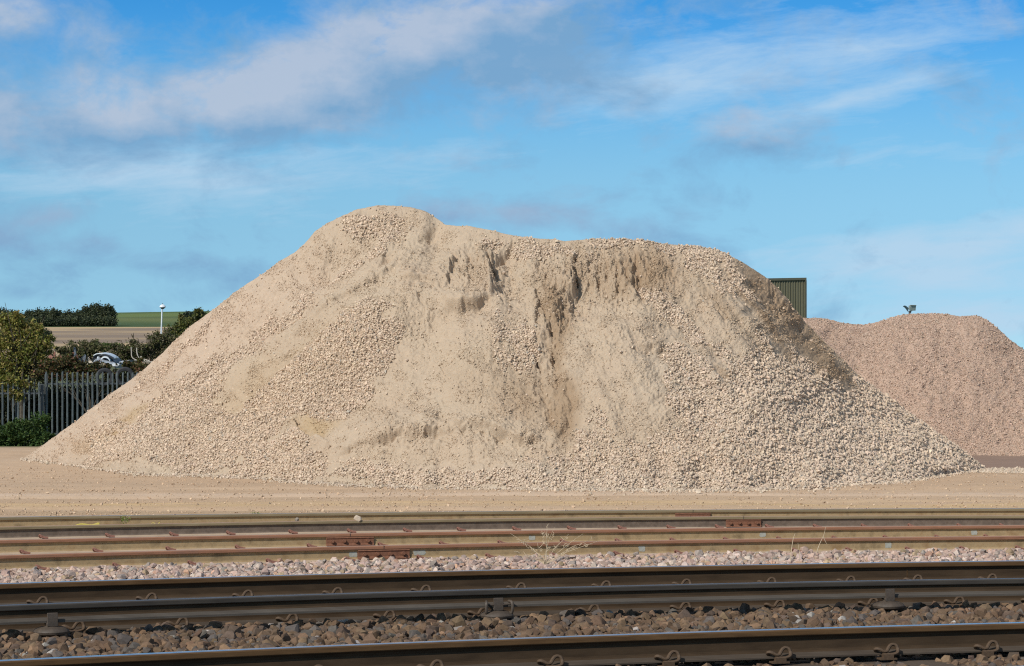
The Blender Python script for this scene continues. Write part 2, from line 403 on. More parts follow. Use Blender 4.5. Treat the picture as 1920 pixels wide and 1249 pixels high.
# albedo of the material: pale limestone fines, damp brown sand and ochre patches
def pile_albedo(px,py):
    base = np.ones(px.shape+(3,))*np.array([.465,.353,.25])
    def m(mask,c):
        nonlocal base
        base = base*(1-mask[...,None])+np.array(c)*mask[...,None]
    n = fbm(px/60,py/45,4,61); n2 = fbm((px-(px-960)/900*(py-400)*1.15)/22,py/120,4,62)
    w = px+14*fbm(px/30,py/30,3,63); h = py+14*fbm(px/30,py/30,3,64)
    m(np.clip(.5+n*.9,0,1)*.45,(0.494,0.391,0.280))
    # pinker left flank
    m(np.clip(blobs(w,h,[(230,740,330,60,-42,.8),(480,590,200,60,-40,.6)]),0,1)*.7,(0.525,0.391,0.288))
    # grey-white stone fan, right
    m(np.clip(blobs(w,h,[(1560,820,330,90,20,1),(1200,900,420,30,0,.7)]),0,1)*.75,(0.516,0.426,0.331))
    # damp brown
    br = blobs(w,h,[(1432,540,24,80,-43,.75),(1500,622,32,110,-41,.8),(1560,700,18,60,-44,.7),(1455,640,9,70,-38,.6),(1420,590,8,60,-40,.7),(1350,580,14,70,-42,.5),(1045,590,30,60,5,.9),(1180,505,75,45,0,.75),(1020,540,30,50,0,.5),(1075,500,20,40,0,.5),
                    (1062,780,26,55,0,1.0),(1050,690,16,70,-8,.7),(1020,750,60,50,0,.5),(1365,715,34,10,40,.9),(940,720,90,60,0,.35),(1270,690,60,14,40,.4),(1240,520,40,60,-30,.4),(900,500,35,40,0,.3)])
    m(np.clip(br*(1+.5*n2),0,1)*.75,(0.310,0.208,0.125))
    # ochre
    oc = blobs(w,h,[(590,798,42,20,0,1.0),(240,785,60,12,-38,.9),(600,690,150,40,-35,.25),(450,760,120,40,-35,.35),(180,830,60,20,-20,.4)])
    m(np.clip(oc,0,1)*.7,(0.430,0.297,0.159))
    return base
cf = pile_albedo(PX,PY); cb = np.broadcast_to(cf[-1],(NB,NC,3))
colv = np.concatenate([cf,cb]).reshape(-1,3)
V = np.stack([VX,VY,VZ],-1)
main = empty('gravel_pile',(0,45,0))
tag(main,'huge pale beige limestone heap with eroded gullies, filling the middle of the yard','gravel pile')
def child_of(o, root):
    o.parent = root; o.matrix_parent_inverse = Matrix.Translation(Vector(root.location)).inverted(); return o
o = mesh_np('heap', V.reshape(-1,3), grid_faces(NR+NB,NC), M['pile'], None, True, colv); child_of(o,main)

# stones lying on the face
CO = [(390,835,190,48,6,1.3),(500,780,110,60,-30,1.0),(640,700,110,70,-35,1.0),(700,640,60,50,-30,.7),(330,770,120,50,-35,.6),(250,800,160,26,-38,.5),(480,640,200,14,-42,.7),(380,700,160,16,-42,.55),(330,665,150,10,-42,.4),
      (1560,810,290,85,14,1.4),(1280,865,260,48,0,1.2),(1640,800,200,60,35,1.0),(1500,690,80,80,30,1.0),(1420,560,150,26,48,1.0),(1340,520,70,34,40,.6),(1270,600,110,22,46,.8),(1290,690,90,22,30,.7),(1400,790,150,50,20,1.0),
      (960,650,46,60,50,.9),(930,590,70,20,-10,.4),(700,415,70,22,0,.7),(690,470,60,16,-30,.8),(1000,462,120,16,8,.7),(1200,458,140,12,5,.8),(1130,905,560,16,1,.9),(760,890,260,22,3,.5),(1090,560,34,30,0,.35),(1110,800,60,30,0,.5),(650,650,60,20,-40,.5)]
def coarse(px,py):
    n = fbm(px/26,py/20,4,71); sxx = px-(px-960)/900*(py-400)*1.15
    n2 = fbm(sxx/12,py/90,3,72)
    w = px+20*fbm(px/45,py/45,3,73); h=py+16*fbm(px/45,py/45,3,74)
    c = blobs(w,h,CO)
    sand = blobs(w,h,[(1432,540,24,80,-43,2.2),(1500,622,32,110,-41,2.2),(1560,700,14,60,-44,1.4),(1455,640,8,70,-38,1.3),(1420,590,8,60,-40,1.2),(1385,540,9,60,-42,.9),(1340,700,50,16,40,1),(1200,720,70,40,30,.5),(590,798,46,24,0,1.5),(775,640,22,120,8,1.3),(240,785,60,12,-38,1.0),(620,600,230,26,-38,1.1),(720,520,90,30,-40,.9),(400,640,200,12,-42,.6),(900,700,60,90,0,.5),(1180,620,60,60,0,.6),(1150,720,60,50,10,.7),(850,780,150,40,0,.5),(880,540,60,60,0,.8),(1050,760,40,70,0,.8),(520,480,80,24,-42,.7)])
    fl=sstep(700,420,px)+.8*sstep(1250,1400,px)*sstep(760,600,py)
    c=c*(1+.8*n+(.45+.7*fl)*n2)-sand
    return (sstep(.22,.62,c)**1.3)*np.clip(.55+.6*c,0,1.1)+.006
nrm = np.zeros_like(V); du = np.gradient(V,axis=1); dv = np.gradient(V,axis=0)
nrm = np.cross(du,dv); nl = np.linalg.norm(nrm,axis=-1,keepdims=True); 
area = nl[...,0].copy(); nrm = nrm/(nl+1e-9)
def scatter(n, dens, rows, r):
    w = (area[:rows]*dens[:rows]).ravel(); w = np.clip(w,0,None); cw=np.cumsum(w); 
    idx = np.searchsorted(cw, r.uniform(0,cw[-1],n)); idx=np.clip(idx,0,len(w)-1)
    i,j = np.unravel_index(idx,(rows,NC))
    f1=r.uniform(0,1,(n,1)); f2=r.uniform(0,1,(n,1))
    i2=np.minimum(i+1,rows-1); j2=np.minimum(j+1,NC-1)
    p = V[i,j]*(1-f1)*(1-f2)+V[i2,j]*f1*(1-f2)+V[i,j2]*(1-f1)*f2+V[i2,j2]*f1*f2
    return p, nrm[i,j], i, j
ROWS = NR+6
PXa = np.concatenate([PX,np.broadcast_to(u,(NB,NC))]); PYa = np.concatenate([PY,np.broadcast_to(ys,(NB,NC))])
cd = coarse(PXa,PYa)
r1 = np.random.default_rng(11)
p,n_,i,j = scatter(190000, cd, ROWS, r1)
rad = np.clip(r1.lognormal(math.log(.0185),.34,len(p)),.008,.044)
big = sstep(1200,1500,PXa[i,j])*sstep(640,760,PYa[i,j]); rad*= (.88+.22*big)
p = p + n_*(r1.uniform(-.3,1.25,len(p))*rad)[:,None]
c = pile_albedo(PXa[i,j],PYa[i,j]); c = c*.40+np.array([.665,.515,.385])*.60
c = np.clip(c*(1+r1.normal(0,.11,(len(p),1)))*(1+r1.normal(0,.010,(len(p),3))),.05,.8)
gr = r1.uniform(size=len(p))<.03; c[gr]=np.array([.42,.36,.29])*(1+r1.normal(0,.1,(gr.sum(),1)))
o = stones('coarse_stones', p, rad, c, PR_mid, M['stone'], None, 12); child_of(o,main); tag(o,'thick cover of loose broken stones on the heap',kind='stuff')
r1 = np.random.default_rng(13)
n3 = np.clip(.12+1.3*fbm(PXa/30,PYa/22,5,81,.6),0.012,1)
p,n_,i,j = scatter(90000, n3*(1-.75*np.clip(cd,0,1))*(.5+ .5*(1-np.clip(blobs(PXa,PYa,[(780,640,40,110,10,1),(1500,620,30,110,-41,1),(640,540,160,40,-38,.8),(1180,690,80,60,0,.6)]),0,1))), ROWS, r1)
rad = np.clip(r1.lognormal(math.log(.0115),.45,len(p)),.005,.028)
p = p + n_*(r1.uniform(-.5,.4,len(p))*rad)[:,None]
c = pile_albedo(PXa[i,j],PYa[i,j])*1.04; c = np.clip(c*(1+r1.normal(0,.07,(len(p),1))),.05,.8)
o = stones('grit', p, rad, c, PR_small, M['stone'], None, 14); child_of(o,main); tag(o,'fine grit and chippings between the stones',kind='stuff')

# ------------------------------------------------------------------ pink pile
SIL2 = [(1380,640),(1440,606),(1505,597),(1545,598),(1580,607),(1620,611),(1650,604),(1690,591),(1720,588),(1770,588),(1800,594),(1830,592),(1850,600),(1870,616),(1895,638),(1920,656),(1980,712),(2060,780),(2130,838),(2150,848)]
FOOT2=[(1380,852),(1500,858),(1700,860),(1850,860),(1950,861),(2050,858),(2150,851)]
NC2=620; NR2=260; NB2=30
u2=np.linspace(1380,2150,NC2); ys2=smooth_interp(SIL2,u2,16); yf2=smooth_interp(FOOT2,u2,16); yf2=np.maximum(yf2,ys2+.5)
Df2=F*2.12/(yf2-HZ); Dc2=np.maximum(np.interp(u2,[1380,1500,1700,1850,2000,2150],[62,63,63,62.6,61.5,60.6]),Df2+.05)
t2=np.linspace(0,1,NR2)[:,None]; PX2=np.broadcast_to(u2,(NR2,NC2)); PY2=yf2+(ys2-yf2)*t2
D2=Df2+(Dc2-Df2)*(.9*t2+.1*t2**6)
X2=(PX2-960)/F*D2; Z2=EYE-(PY2-HZ)/F*D2
E2=(.16*fbm(PX2/70,PY2/60,4,91)+.05*fbm(PX2/14,PY2/12,3,92)+.04*fbm((PX2-(PX2-1750)*(PY2-590)/400)/18,PY2/120,3,93))*np.clip((1-t2)*8,.2,1)*np.clip(t2*8,0,1)
Y2=D2-.62*E2; Z2=Z2+.78*E2; Z2[0]=-.12
tb=np.linspace(0,1,NB2+1)[1:,None]; zc=Z2[-1]
Yb=Y2[-1]+(.6+zc*1.4)*tb; Zb=zc*(1-tb**1.2)-.1*tb
Vp=np.stack([np.concatenate([X2,np.broadcast_to(X2[-1],(NB2,NC2))]),np.concatenate([Y2,Yb]),np.concatenate([Z2,Zb])],-1)
pk=np.array([.47,.33,.245]); nn=fbm(Vp[...,0]*1.2,Vp[...,2]*1.5,4,95)[...,None]
colp=pk*(1+.10*nn)
pink=empty('gravel_pile',(11,61,0)); tag(pink,'smaller pinkish granite heap behind the right end of the beige heap','gravel pile')
o=mesh_np('heap',Vp.reshape(-1,3),grid_faces(NR2+NB2,NC2),M['pile'],None,True,colp.reshape(-1,3)); child_of(o,pink)
V_s,nrm_s,area_s,NC_s = V,nrm,area,NC
V=Vp; du=np.gradient(V,axis=1); dv=np.gradient(V,axis=0); nrm=np.cross(du,dv); nl=np.linalg.norm(nrm,axis=-1,keepdims=True); area=nl[...,0].copy(); nrm=nrm/(nl+1e-9); NC=NC2
r1=np.random.default_rng(17)
p,n_,i,j=scatter(110000,np.clip(.7+.5*nn[...,0],.1,1.2),NR2+3,r1)
rad=np.clip(r1.lognormal(math.log(.0145),.38,len(p)),.008,.042); p=p+n_*(r1.uniform(-.2,.6,len(p))*rad)[:,None]
c=np.clip(np.array([.475,.34,.255])*(1+r1.normal(0,.13,(len(p),1)))*(1+r1.normal(0,.015,(len(p),3))),.04,.8)
gy=r1.uniform(size=len(p))<.12; c[gy]=np.array([.45,.34,.26])
o=stones('chippings',p,rad,c,PR_small,M['stone'],None,18); child_of(o,pink); tag(o,'pink granite chippings covering the heap',kind='stuff')

# ------------------------------------------------------------------ ground sheet (yard, fields, hill)
def sinh_axis(lo,hi,n,k,c=0):
    s=np.linspace(np.arcsinh((lo-c)/k),np.arcsinh((hi-c)/k),n); return np.sinh(s)*k+c
gx=sinh_axis(-2600,3200,520,6); gy_=sinh_axis(-40,6500,900,7,38)
GX,GY=np.meshgrid(gx,gy_)
def terrain(X,Y):
    Yc=np.maximum(Y,1); a=X/Yc*F+960
    z=np.interp(Y,[0,300,700,1000,1850,2800,3200,6500],[0,0,3.5,10.5,35.3,68.6,70,40])
    z=z*(1-sstep(480,1500,a)*.85)
    z=z*(1+.0*a)+ (a-220)*.0000035*Y*sstep(1500,2800,Y)*np.where(a<600,1,0)
    # berm by the left end of the yard
    z=z+.10*np.exp(-((Y-58)/2.2)**2)*sstep(-9.5,-11.5,X)
    for c0,w_,d_ in ((35.4,.16,.05),(37.0,.14,.045),(38.9,.2,.05),(41.5,.3,.05)):
        z=z-d_*np.exp(-((Y-c0-.03*X-.25*np.sin(X/4.3+c0))/w_)**2)*(Y>33)*(Y<60)
    near=(Y>33)&(Y<90)
    z=z+np.where(near,.018*fbm(X/1.5,Y/.5,4,101)+.03*fbm(X/7,Y/2,3,102),0)
    z=z-.25*sstep(32.6,30.5,Y)        # formation below the sidings
    z=z-.18*sstep(58,72,Y)*sstep(200,90,Y)
    return z
GZ=terrain(GX,GY)
A_=np.where(GY>1,GX/np.maximum(GY,1)*F+960,960)
gc=np.ones(GX.shape+(3,))*np.array([.50,.345,.22])
def gm(mask,c):
    global gc
    gc=gc*(1-mask[...,None])+np.array(c)*mask[...,None]
gm(np.clip(.5+1.1*fbm(GX/5,GY/.9,4,111),0,1)*.6*(GY<60),(.56,.40,.265))
gm(np.exp(-((GY-36.6-.02*GX)/.7)**2)*.95*np.clip(.6+fbm(GX/3,GY/.4,3,112),0,1),(.56,.385,.19))
gm(np.exp(-((GY-34.6-.02*GX)/.45)**2)*.8,(.40,.275,.165))
gm(np.exp(-((GY-39.5-.03*GX)/.5)**2)*.5,(.66,.50,.37))
gm(np.exp(-((GY-43.5-.10*GX)/1.0)**2)*.5*(GX<0),(.46,.33,.22))
gm(np.exp(-((GY-38.2-.03*GX)/.35)**2)*.6*np.clip(.5+fbm(GX/2,GY/.3,3,119),0,1),(.47,.33,.21))
gm(sstep(48,50.5,GY-.02*GX)*(GX>6)*(GY<62)*.9,(.25,.165,.125))
gm(sstep(66,70,GY)*1.0,(.10,.11,.05))
gm(sstep(600,800,GY),(.50,.36,.20))
soil_cloud_shade=np.clip(.5+1.6*fbm(GX/210+GY/420,GY/95-GX/300,4,113),0,1)  # plough tone plus cloud shadow, its dark bands painted into the field colour
gm(sstep(600,800,GY)*soil_cloud_shade*.9,(.22,.165,.125))
gm(sstep(1790,1800,GY+.05*GX),(.055,.09,.03))
gm(sstep(1790,1800,GY+.05*GX)*np.exp(-((GY-2150-100*np.sin(GX/90))/150)**2)*.8,(.15,.17,.055))
gm(sstep(2350,2420,GY),(.13,.17,.05))
gm(sstep(2650,2670,GY)*.6,(.06,.10,.03))
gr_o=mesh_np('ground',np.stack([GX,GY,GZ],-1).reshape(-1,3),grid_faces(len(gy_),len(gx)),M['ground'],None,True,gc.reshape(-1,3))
tag(gr_o,'sandy compacted yard running back to far fields and a low green hill',kind='structure')
# scattered grit on the yard
r1=np.random.default_rng(21); N=26000
yy=34+ (r1.uniform(0,1,N)**1.3)*16; aa=r1.uniform(-60,1980,N); xx=(aa-960)/F*yy
keep=fbm(xx/1.4,yy/.35,3,121)+r1.uniform(-.7,.7,N)>-.05; xx=xx[keep];yy=yy[keep]
rad=np.clip(r1.lognormal(math.log(.0095),.5,len(xx)),.004,.035); p=np.stack([xx,yy,terrain(xx,yy)+rad*.35],-1)
o=stones('grit_scatter',p,rad,var_cols((.50,.36,.24),len(p),.13,r1,.01),PR_small,M['stone'],None,22)
tag(o,'small pebbles strewn over the sandy yard',kind='stuff')
# spilled stones round the foot of the main heap and the strip to the right
N=9000; k=r1.integers(0,len(u),N); off=r1.exponential(.22,N); 
yy=Df[k]-off; xx=(u[k]-960)/F*yy
N2=5000; y2=r1.uniform(47.2,49.2,N2); a2=r1.uniform(1780,2050,N2); x2=(a2-960)/F*y2
xx=np.concatenate([xx,x2]);yy=np.concatenate([yy,y2])
rad=np.clip(r1.lognormal(math.log(.018),.4,len(xx)),.006,.05); p=np.stack([xx,yy,terrain(xx,yy)+rad*.4],-1)
o=stones('spilled_stones',p,rad,var_cols((.55,.44,.33),len(p),.12,r1,.01),PR_small,M['stone'],None,23)
tag(o,'loose pale stones spilled round the foot of the beige heap',kind='stuff')

# ------------------------------------------------------------------ railway
class Curve:
    def __init__(s,pts,h,off=0):
        L=np.array([[ (px-960)/F*(F*h/(py-HZ)), F*h/(py-HZ)] for px,py in pts])
        s.c=np.polyfit(L[:,0],L[:,1],2); s.lo=L[:,0].min(); s.hi=L[:,0].max(); s.off=off
    def y(s,x):
        x=np.asarray(x,float); xc=np.clip(x,s.lo-.3,s.hi+.3)
        return np.polyval(s.c,xc)+np.polyval(np.polyder(s.c),xc)*(x-xc)+s.off*np.sqrt(1+np.polyval(np.polyder(s.c),xc)**2)
    def slope(s,x): return float(np.polyval(np.polyder(s.c),np.clip(x,s.lo-.3,s.hi+.3)))
    def at(s,px,dy=0):
        x=0.
        for _ in range(12): x=(px-960)/F*(float(s.y(x))+dy)
        return x,float(s.y(x))
    def shifted(s,off):
        n=Curve.__new__(Curve); n.c=s.c.copy(); n.lo=s.lo;n.hi=s.hi;n.off=s.off+off; return n
c_R1=Curve([(0,1238.5),(260,1225),(840,1201.5),(990,1195.5),(1140,1190),(1560,1176.6),(1920,1166.5)],1.457)
c_R2=Curve([(0,1094),(260,1086),(840,1070.6),(990,1066.8),(1560,1056),(1920,1051)],1.457)
c_CD=Curve([(0,1134),(260,1126),(840,1107),(990,1102.8),(1140,1098.6),(1560,1089),(1920,1084.5)],1.421)
c_A=c_CD.shifted(.41)
c_R0=c_R1.shifted(-1.53)
c_4=Curve([(0,1041),(560,1025.6),(860,1020),(1240,1012.5),(1540,1009),(1920,1004.5)],1.77)
c_3=Curve([(0,1013),(560,1000),(860,997),(1240,991),(1540,988.5),(1920,984)],1.77)
c_2=Curve([(0,988),(560,976.7),(860,972.5),(1240,969.5),(1540,968),(1920,966)],1.85)
c_1=Curve([(0,969.5),(560,961.9),(860,959.3),(1240,956),(1540,954.4),(1920,953)],1.85)
print('gauges', c_R2.y(0)-c_A.y(0), c_3.y(0)-c_4.y(0), c_1.y(0)-c_2.y(0), c_4.y(0), c_1.y(0))

def rail_profile(H=.159,hw=.035,hd=.036,web=.010,fw=.070):
    # half profile from top centre to bottom centre, with material slots: 0 top,1 head side,2 web,3 foot top
    pts=[(0,0,0),(.018,-.0005,0),(hw-.007,-.003,0),(hw-.001,-.010,1),(hw,-hd+.004,1),(hw-.002,-hd,1),(web+.009,-hd-.011,2),(web,-hd-.026,2),(web,-H+.045,2),(web+.003,-H+.036,2),(web+.010,-H+.027,2),(web+.022,-H+.021,3),(fw-.004,-H+.0125,3),(fw,-H+.010,3),(fw,-H+.001,3),(0,-H,3)]
    return pts
COND_PROF=[(0,0,0),(.02,-.0005,0),(.033,-.003,0),(.037,-.009,1),(.037,-.030,1),(.035,-.034,1),(.022,-.041,2),(.019,-.052,2),(.019,-.072,2),(.024,-.082,2),(.050,-.093,3),(.060,-.100,3),(.060,-.113,3),(0,-.113,3)]
def sweep(name,curve,ztop,prof,mats,x0,x1,parent=None,step=.12):
    xs=np.arange(x0,x1+step,step); ysv=curve.y(xs); n=len(xs)
    dx=np.gradient(xs); dy=np.gradient(ysv); l=np.hypot(dx,dy); nx_=dy/l; ny_=-dx/l   # toward the camera
    full=[(a,b) for a,b,_ in prof]+[(-a,b) for a,b,_ in prof[-2:0:-1]]
    seg=[prof[k+1][2] if prof[k+1][2]==prof[k][2] or k>0 else prof[k][2] for k in range(len(prof)-1)]
    m=len(full); V=np.zeros((n,m,3))
    for k,(a,b) in enumerate(full):
        V[:,k,0]=xs+nx_*a; V[:,k,1]=ysv+ny_*a; V[:,k,2]=ztop+b
    i=(np.arange(n-1)*m)[:,None]; k=np.arange(m)[None]; k2=(k+1)%m
    Fq=np.stack([i+k,i+k2,i+m+k2,i+m+k],-1).reshape(-1,4)
    segf=seg+seg[::-1]; mi=np.tile(np.array(segf),n-1)
    caps=[np.arange(m)[::-1][None], ((n-1)*m+np.arange(m))[None]]
    return mesh_np(name,V.reshape(-1,3),[Fq]+caps,mats,parent,False,None,np.concatenate([mi,[1,1]]))

# clip shapes (local: x along rail, -y toward camera, z up; origin at foot edge top)
def spline(pts,n=5):
    pts=np.array(pts,float); P_=np.vstack([2*pts[0]-pts[1],pts,2*pts[-1]-pts[-2]]); out=[]
    for i in range(1,len(P_)-2):
        for s in np.linspace(0,1,n,endpoint=False):
            a,b,c,d=P_[i-1:i+3]
            out.append(.5*((2*b)+(-a+c)*s+(2*a-5*b+4*c-d)*s*s+(-a+3*b-3*c+d)*s**3))
    out.append(pts[-1]); return np.array(out)
E_CLIP=np.array([(-34,26,6),(-50,22,14),(-60,8,28),(-52,-6,34),(-36,-14,27),(-16,-18,14),(0,-16,18),(14,-8,38),(28,-2,54),(44,0,60),(60,-4,53),(68,-12,30),(62,-24,6),(36,-28,-4),(0,-28,-6),(-30,-28,-6)])/1000
SIDE_CLIP=np.array([(-30,20,6),(-46,14,20),(-50,4,38),(-42,-6,42),(-26,-12,34),(0,-18,22),(28,-22,15),(52,-26,13)])/1000
SIDE_CLIP2=np.array([(-44,-14,34),(-30,-24,20),(-4,-30,10),(26,-34,6),(50,-34,6)])/1000
def make_clip(kind,parent):
    b=MB()
    if kind=='e':
        b.tube(spline(E_CLIP),.0115,9)
        b.box((0,-.030,-.020),(.062,.030,.036)); b.box((0,-.018,-.034),(.10,.060,.012))
    else:
        b.tube(spline(SIDE_CLIP),.009,8); b.tube(spline(SIDE_CLIP2),.008,8)
        b.box((0,-.028,-.016),(.075,.030,.026))
    o=b.build('rail_clip',M['clip_brown' if kind=='e' else 'clip_red'],parent,smooth=True)
    return o
clip_protos={}
def add_clips(root,curve,ztop,kind,pxs,foot=.070,H=.159,mirror=False):
    for px in pxs:
        x,y=curve.at(px,-foot); sl=math.atan(curve.slope(x))
        if kind not in clip_protos:
            o=make_clip(kind,root); clip_protos[kind]=o
        else:
            o=clip_protos[kind].copy(); COL.objects.link(o); o.parent=root
        n=np.array([math.sin(sl),-math.cos(sl)])
        o.matrix_parent_inverse=Matrix.Translation(Vector(root.location)).inverted()
        o.location=(x+n[0]*foot,y+n[1]*foot,ztop-H+.012); o.rotation_euler=(0,0,sl)
        o.scale=(1.0,1,.82 if kind=='e' else 1.05)
def rail_thing(label,curve,ztop,mats,x0,x1,kind=None,clips=(),prof=None,name='rail',cat='rail',H=.159,foot=.070,group=None):
    root=empty(name,(0,float(curve.y(0)),ztop-H)); tag(root,label,cat,group)
    o=sweep('rail_section',curve,ztop,prof or rail_profile(),mats,x0,x1); child_of(o,root)
    if kind: add_clips(root,curve,ztop,kind,clips,foot,H)
    return root
brown=[M['run_top'],M['head_brown'],M['web_brown'],M['foot_brown']]
zR=EYE-1.457
def ext(L):  # extend clip positions outside the frame
    L=list(L); a=L[0]-(L[1]-L[0]); b=L[-1]+(L[-1]-L[-2]); return [a]+L+[b]
R1c=[-140,107,343,573,797,1023,1243,1453,1655,1843]
rail_thing('nearest full rail, bright blue-topped, running across the bottom of the photo',c_R1,zR,brown,-9,11,'e',ext(R1c)[1:])
rail_thing('polished rail just entering the bottom right corner, nearest of all rails',c_R0,EYE-1.506,brown,-9,11,'e',[1700,1950,2180])
Ac=[-70,128,323,530,713,890,1098,1270,1447,1623,1785,1930]
rail_thing('running rail half hidden behind the grey conductor rail, its spring clips showing below it',c_A,EYE-1.48,brown,-10,12,'e',Ac)
R2c=[62,267,448,617,783,962,1122,1273,1433,1582,1708,1848]
r2=rail_thing('polished blue-topped rail between the grey conductor rail and the pink ballast',c_R2,zR,brown,-10,12,'e',ext(R2c))
x,y=c_R2.at(1700); b=MB().box((0,0,0),(.006,.0225,.14)); o=b.build('weld_line',M['head_brown']); o.location=(x,y-.001,zR-.085); o.rotation_euler=(0,0,math.atan(c_R2.slope(x))); child_of(o,r2)
rusty=[M['rust_top'],M['rust_head'],M['tan_web'],M['sand_foot']]
z4=EYE-1.77; z2=EYE-1.85
R4c=[72,217,358,505,652,788,917,1037,1157,1272,1383,1493,1593,1705,1807,1912]
r4=rail_thing('rust-topped rail beside the pink ballast strip, its red clips in full view',c_4,z4,rusty,-12,15,'s',ext(R4c))
R3c=[43,180,317,447,582,715,830,940,1057,1160,1263,1363,1463,1567,1663,1760,1852]
r3=rail_thing('rusty siding rail with greenish web, second of the four sidings rails from the pink ballast',c_3,z4,rusty,-12,15,'s',ext(R3c))
duskt=[M['rust_top'],M['far_head'],M['dark_web'],M['sand_foot']]
R2c_=[78,203,323,430,547,657,762,863,967,1070,1165,1257,1348,1442,1532,1622,1710,1802,1882]
rr2=rail_thing('brown-webbed sand-dusted siding rail with a yellow strip behind it',c_2,z2,duskt,-14,17,'s',ext(R2c_))
fart=[M['far_top'],M['far_head'],M['tan_web'],M['sand_foot']]
rr1=rail_thing('farthest rail, bluish top, along the edge of the sandy yard',c_1,z2,fart,-15,18,'s',[])
# fishplates
def fishplate(root,curve,ztop,px,L,nb=4,stain=None):
    x,y=curve.at(px,-.04); sl=math.atan(curve.slope(x)); n=np.array([math.sin(sl),-math.cos(sl)])
    b=MB(); hl=L/2
    prof=[(.011,-.050),(.034,-.040),(.040,-.050),(.030,-.062),(.030,-.108),(.046,-.118),(.050,-.134),(.014,-.130)]
    V=[(sx*hl,-a,z) for sx in (-1,1) for a,z in prof]; m=len(prof)
    Fc=[[k,(k+1)%m,m+(k+1)%m,m+k] for k in range(m)]+[list(range(m))[::-1],[m+k for k in range(m)]]
    b.add(V,Fc); o=b.build('fishplate',M['fish'],None,bevel=.0015)
    o.location=(x,y,ztop); o.rotation_euler=(0,0,sl); child_of(o,root)
    for q in range(nb):
        bx=-hl+L*(q+.5)/nb*1.0
        bb=MB(); bb.lathe([(.012,-.060),(.012,-.072)],(0,0,0),10,axis='y'); bb.lathe([(.021,-.030),(.021,-.058)],(0,0,0),6,axis='y'); bb.lathe([(.026,-.028),(.026,-.032)],(0,0,0),12,axis='y')
        bo=bb.build('bolt',M['fish'],o); bo.location=(bx,0,-.086+(.002 if q%2 else -.001)); bo.rotation_euler=(0,.3*q,0)
    g=MB().box((0,0,0),(.006,.0722,.034)); go=g.build('joint_gap',M['car_dark']); go.location=(x,y,ztop-.0185); go.rotation_euler=(0,0,sl); child_of(go,root)
fishplate(r4,c_4,z4,718,.535); fishplate(r3,c_3,z4,655,.52); fishplate(rr2,c_2,z2,1394,.45); fishplate(rr1,c_1,z2,1299,.47)
def patch(root,curve,ztop,px,w,h,zc,mat='paint_patch'):
    x,y=curve.at(px); sl=math.atan(curve.slope(x)); r=np.random.default_rng(int(px))
    b=MB(); n=14; pts=[]
    for k in range(n):
        a=2*math.pi*k/n; c_,s_=math.cos(a),math.sin(a); q=(abs(c_)**6+abs(s_)**6)**(-1/6)*r.uniform(.88,1.06)
        pts.append((w/2*c_*q,h/2*s_*q))
    V=[(a,-.0118,z) for a,z in pts]+[(a,-.009,z) for a,z in pts]
    Fc=[list(range(n))]+[[k,n+k,n+(k+1)%n,(k+1)%n] for k in range(n)]
    b.add(V,Fc); o=b.build('paint_mark',M[mat]); o.location=(x,y,ztop-zc); o.rotation_euler=(0,0,sl); child_of(o,root)
for px in (997,1430,1826): patch(r3,c_3,z4,px,.075,.05,.083)
for px in (1203,1665): patch(r4,c_4,z4,px,.075,.06,.085)
patch(r4,c_4,z4,786,.13,.055,.08); patch(r4,c_4,z4,662,.09,.055,.083)
# conductor rail on pots
cond=empty('conductor_rail',(0,float(c_CD.y(0)),EYE-1.534)); tag(cond,'grey electric conductor rail standing on round insulator pots in front of a running rail','conductor rail')
zC=EYE-1.421
o=sweep('rail_section',c_CD,zC,COND_PROF,[M['dull_top'],M['cond_grey'],M['web_brown'],M['cond_foot']],-10,12); child_of(o,cond)
def insulator(px,anchor=False):
    x,y=c_CD.at(px,-.06); sl=math.atan(c_CD.slope(x)); 
    e=MB(); e.lathe([(.03,-.113),(.032,-.126),(.04,-.134),(.075,-.140),(.100,-.152),(.108,-.165),(.104,-.178),(.085,-.188),(.05,-.192),(.05,-.22)],(0,-.045,0),28)
    o=e.build('insulator_pot',M['pot'],None,smooth=True); o.location=(x,y,zC); o.rotation_euler=(0,0,sl); child_of(o,cond)
    b=MB(); b.box((0,-.078,-.092),(.064,.016,.082)); b.box((0,-.045,-.120),(.07,.08,.012)); 
    bo=b.build('bracket',M['pot'],o,bevel=.002)
    if anchor:
        for s in (-1,1):
            a=MB()
            a.tube(spline([(s*.075,-.060,-.075),(s*.085,-.098,-.080),(s*.088,-.104,-.11),(s*.085,-.096,-.145),(s*.072,-.075,-.150)],6),.010,8)
            a.tube([(s*.03,-.08,-.095),(s*.085,-.08,-.092)],.007,8)
            a.build('anchor_clamp',M['pot'],o,smooth=True)
for px,an in ((-420,False),(90,False),(928,True),(1664,False),(2300,False)): insulator(px,an)

# beds
def bed(name,c0,c1,o0,o1,zf,mat,colr,label,x0=-13,x1=16,nx_=300,ny_=60):
    xs=np.linspace(x0,x1,nx_); tt=np.linspace(0,1,ny_)[:,None]
    ya=c0.y(xs)+o0; yb=c1.y(xs)+o1; YY=ya+(yb-ya)*tt; XX=np.broadcast_to(xs,YY.shape)
    ZZ=zf(XX,YY)+.012*fbm(XX*5,YY*5,3,131)
    cc=np.ones(XX.shape+(3,))*np.array(colr)*(1+.25*fbm(XX*3,YY*3,4,133))[...,None]
    o=mesh_np(name,np.stack([XX,YY,ZZ],-1).reshape(-1,3),grid_faces(ny_,nx_),mat,None,True,np.clip(cc,.005,.9).reshape(-1,3))
    tag(o,label,kind='structure')
def zmain(X,Y):
    d=Y-c_R2.y(X)
    return .40-.30*sstep(.9,2.6,d)-.5*sstep(-7.5,-10,d)
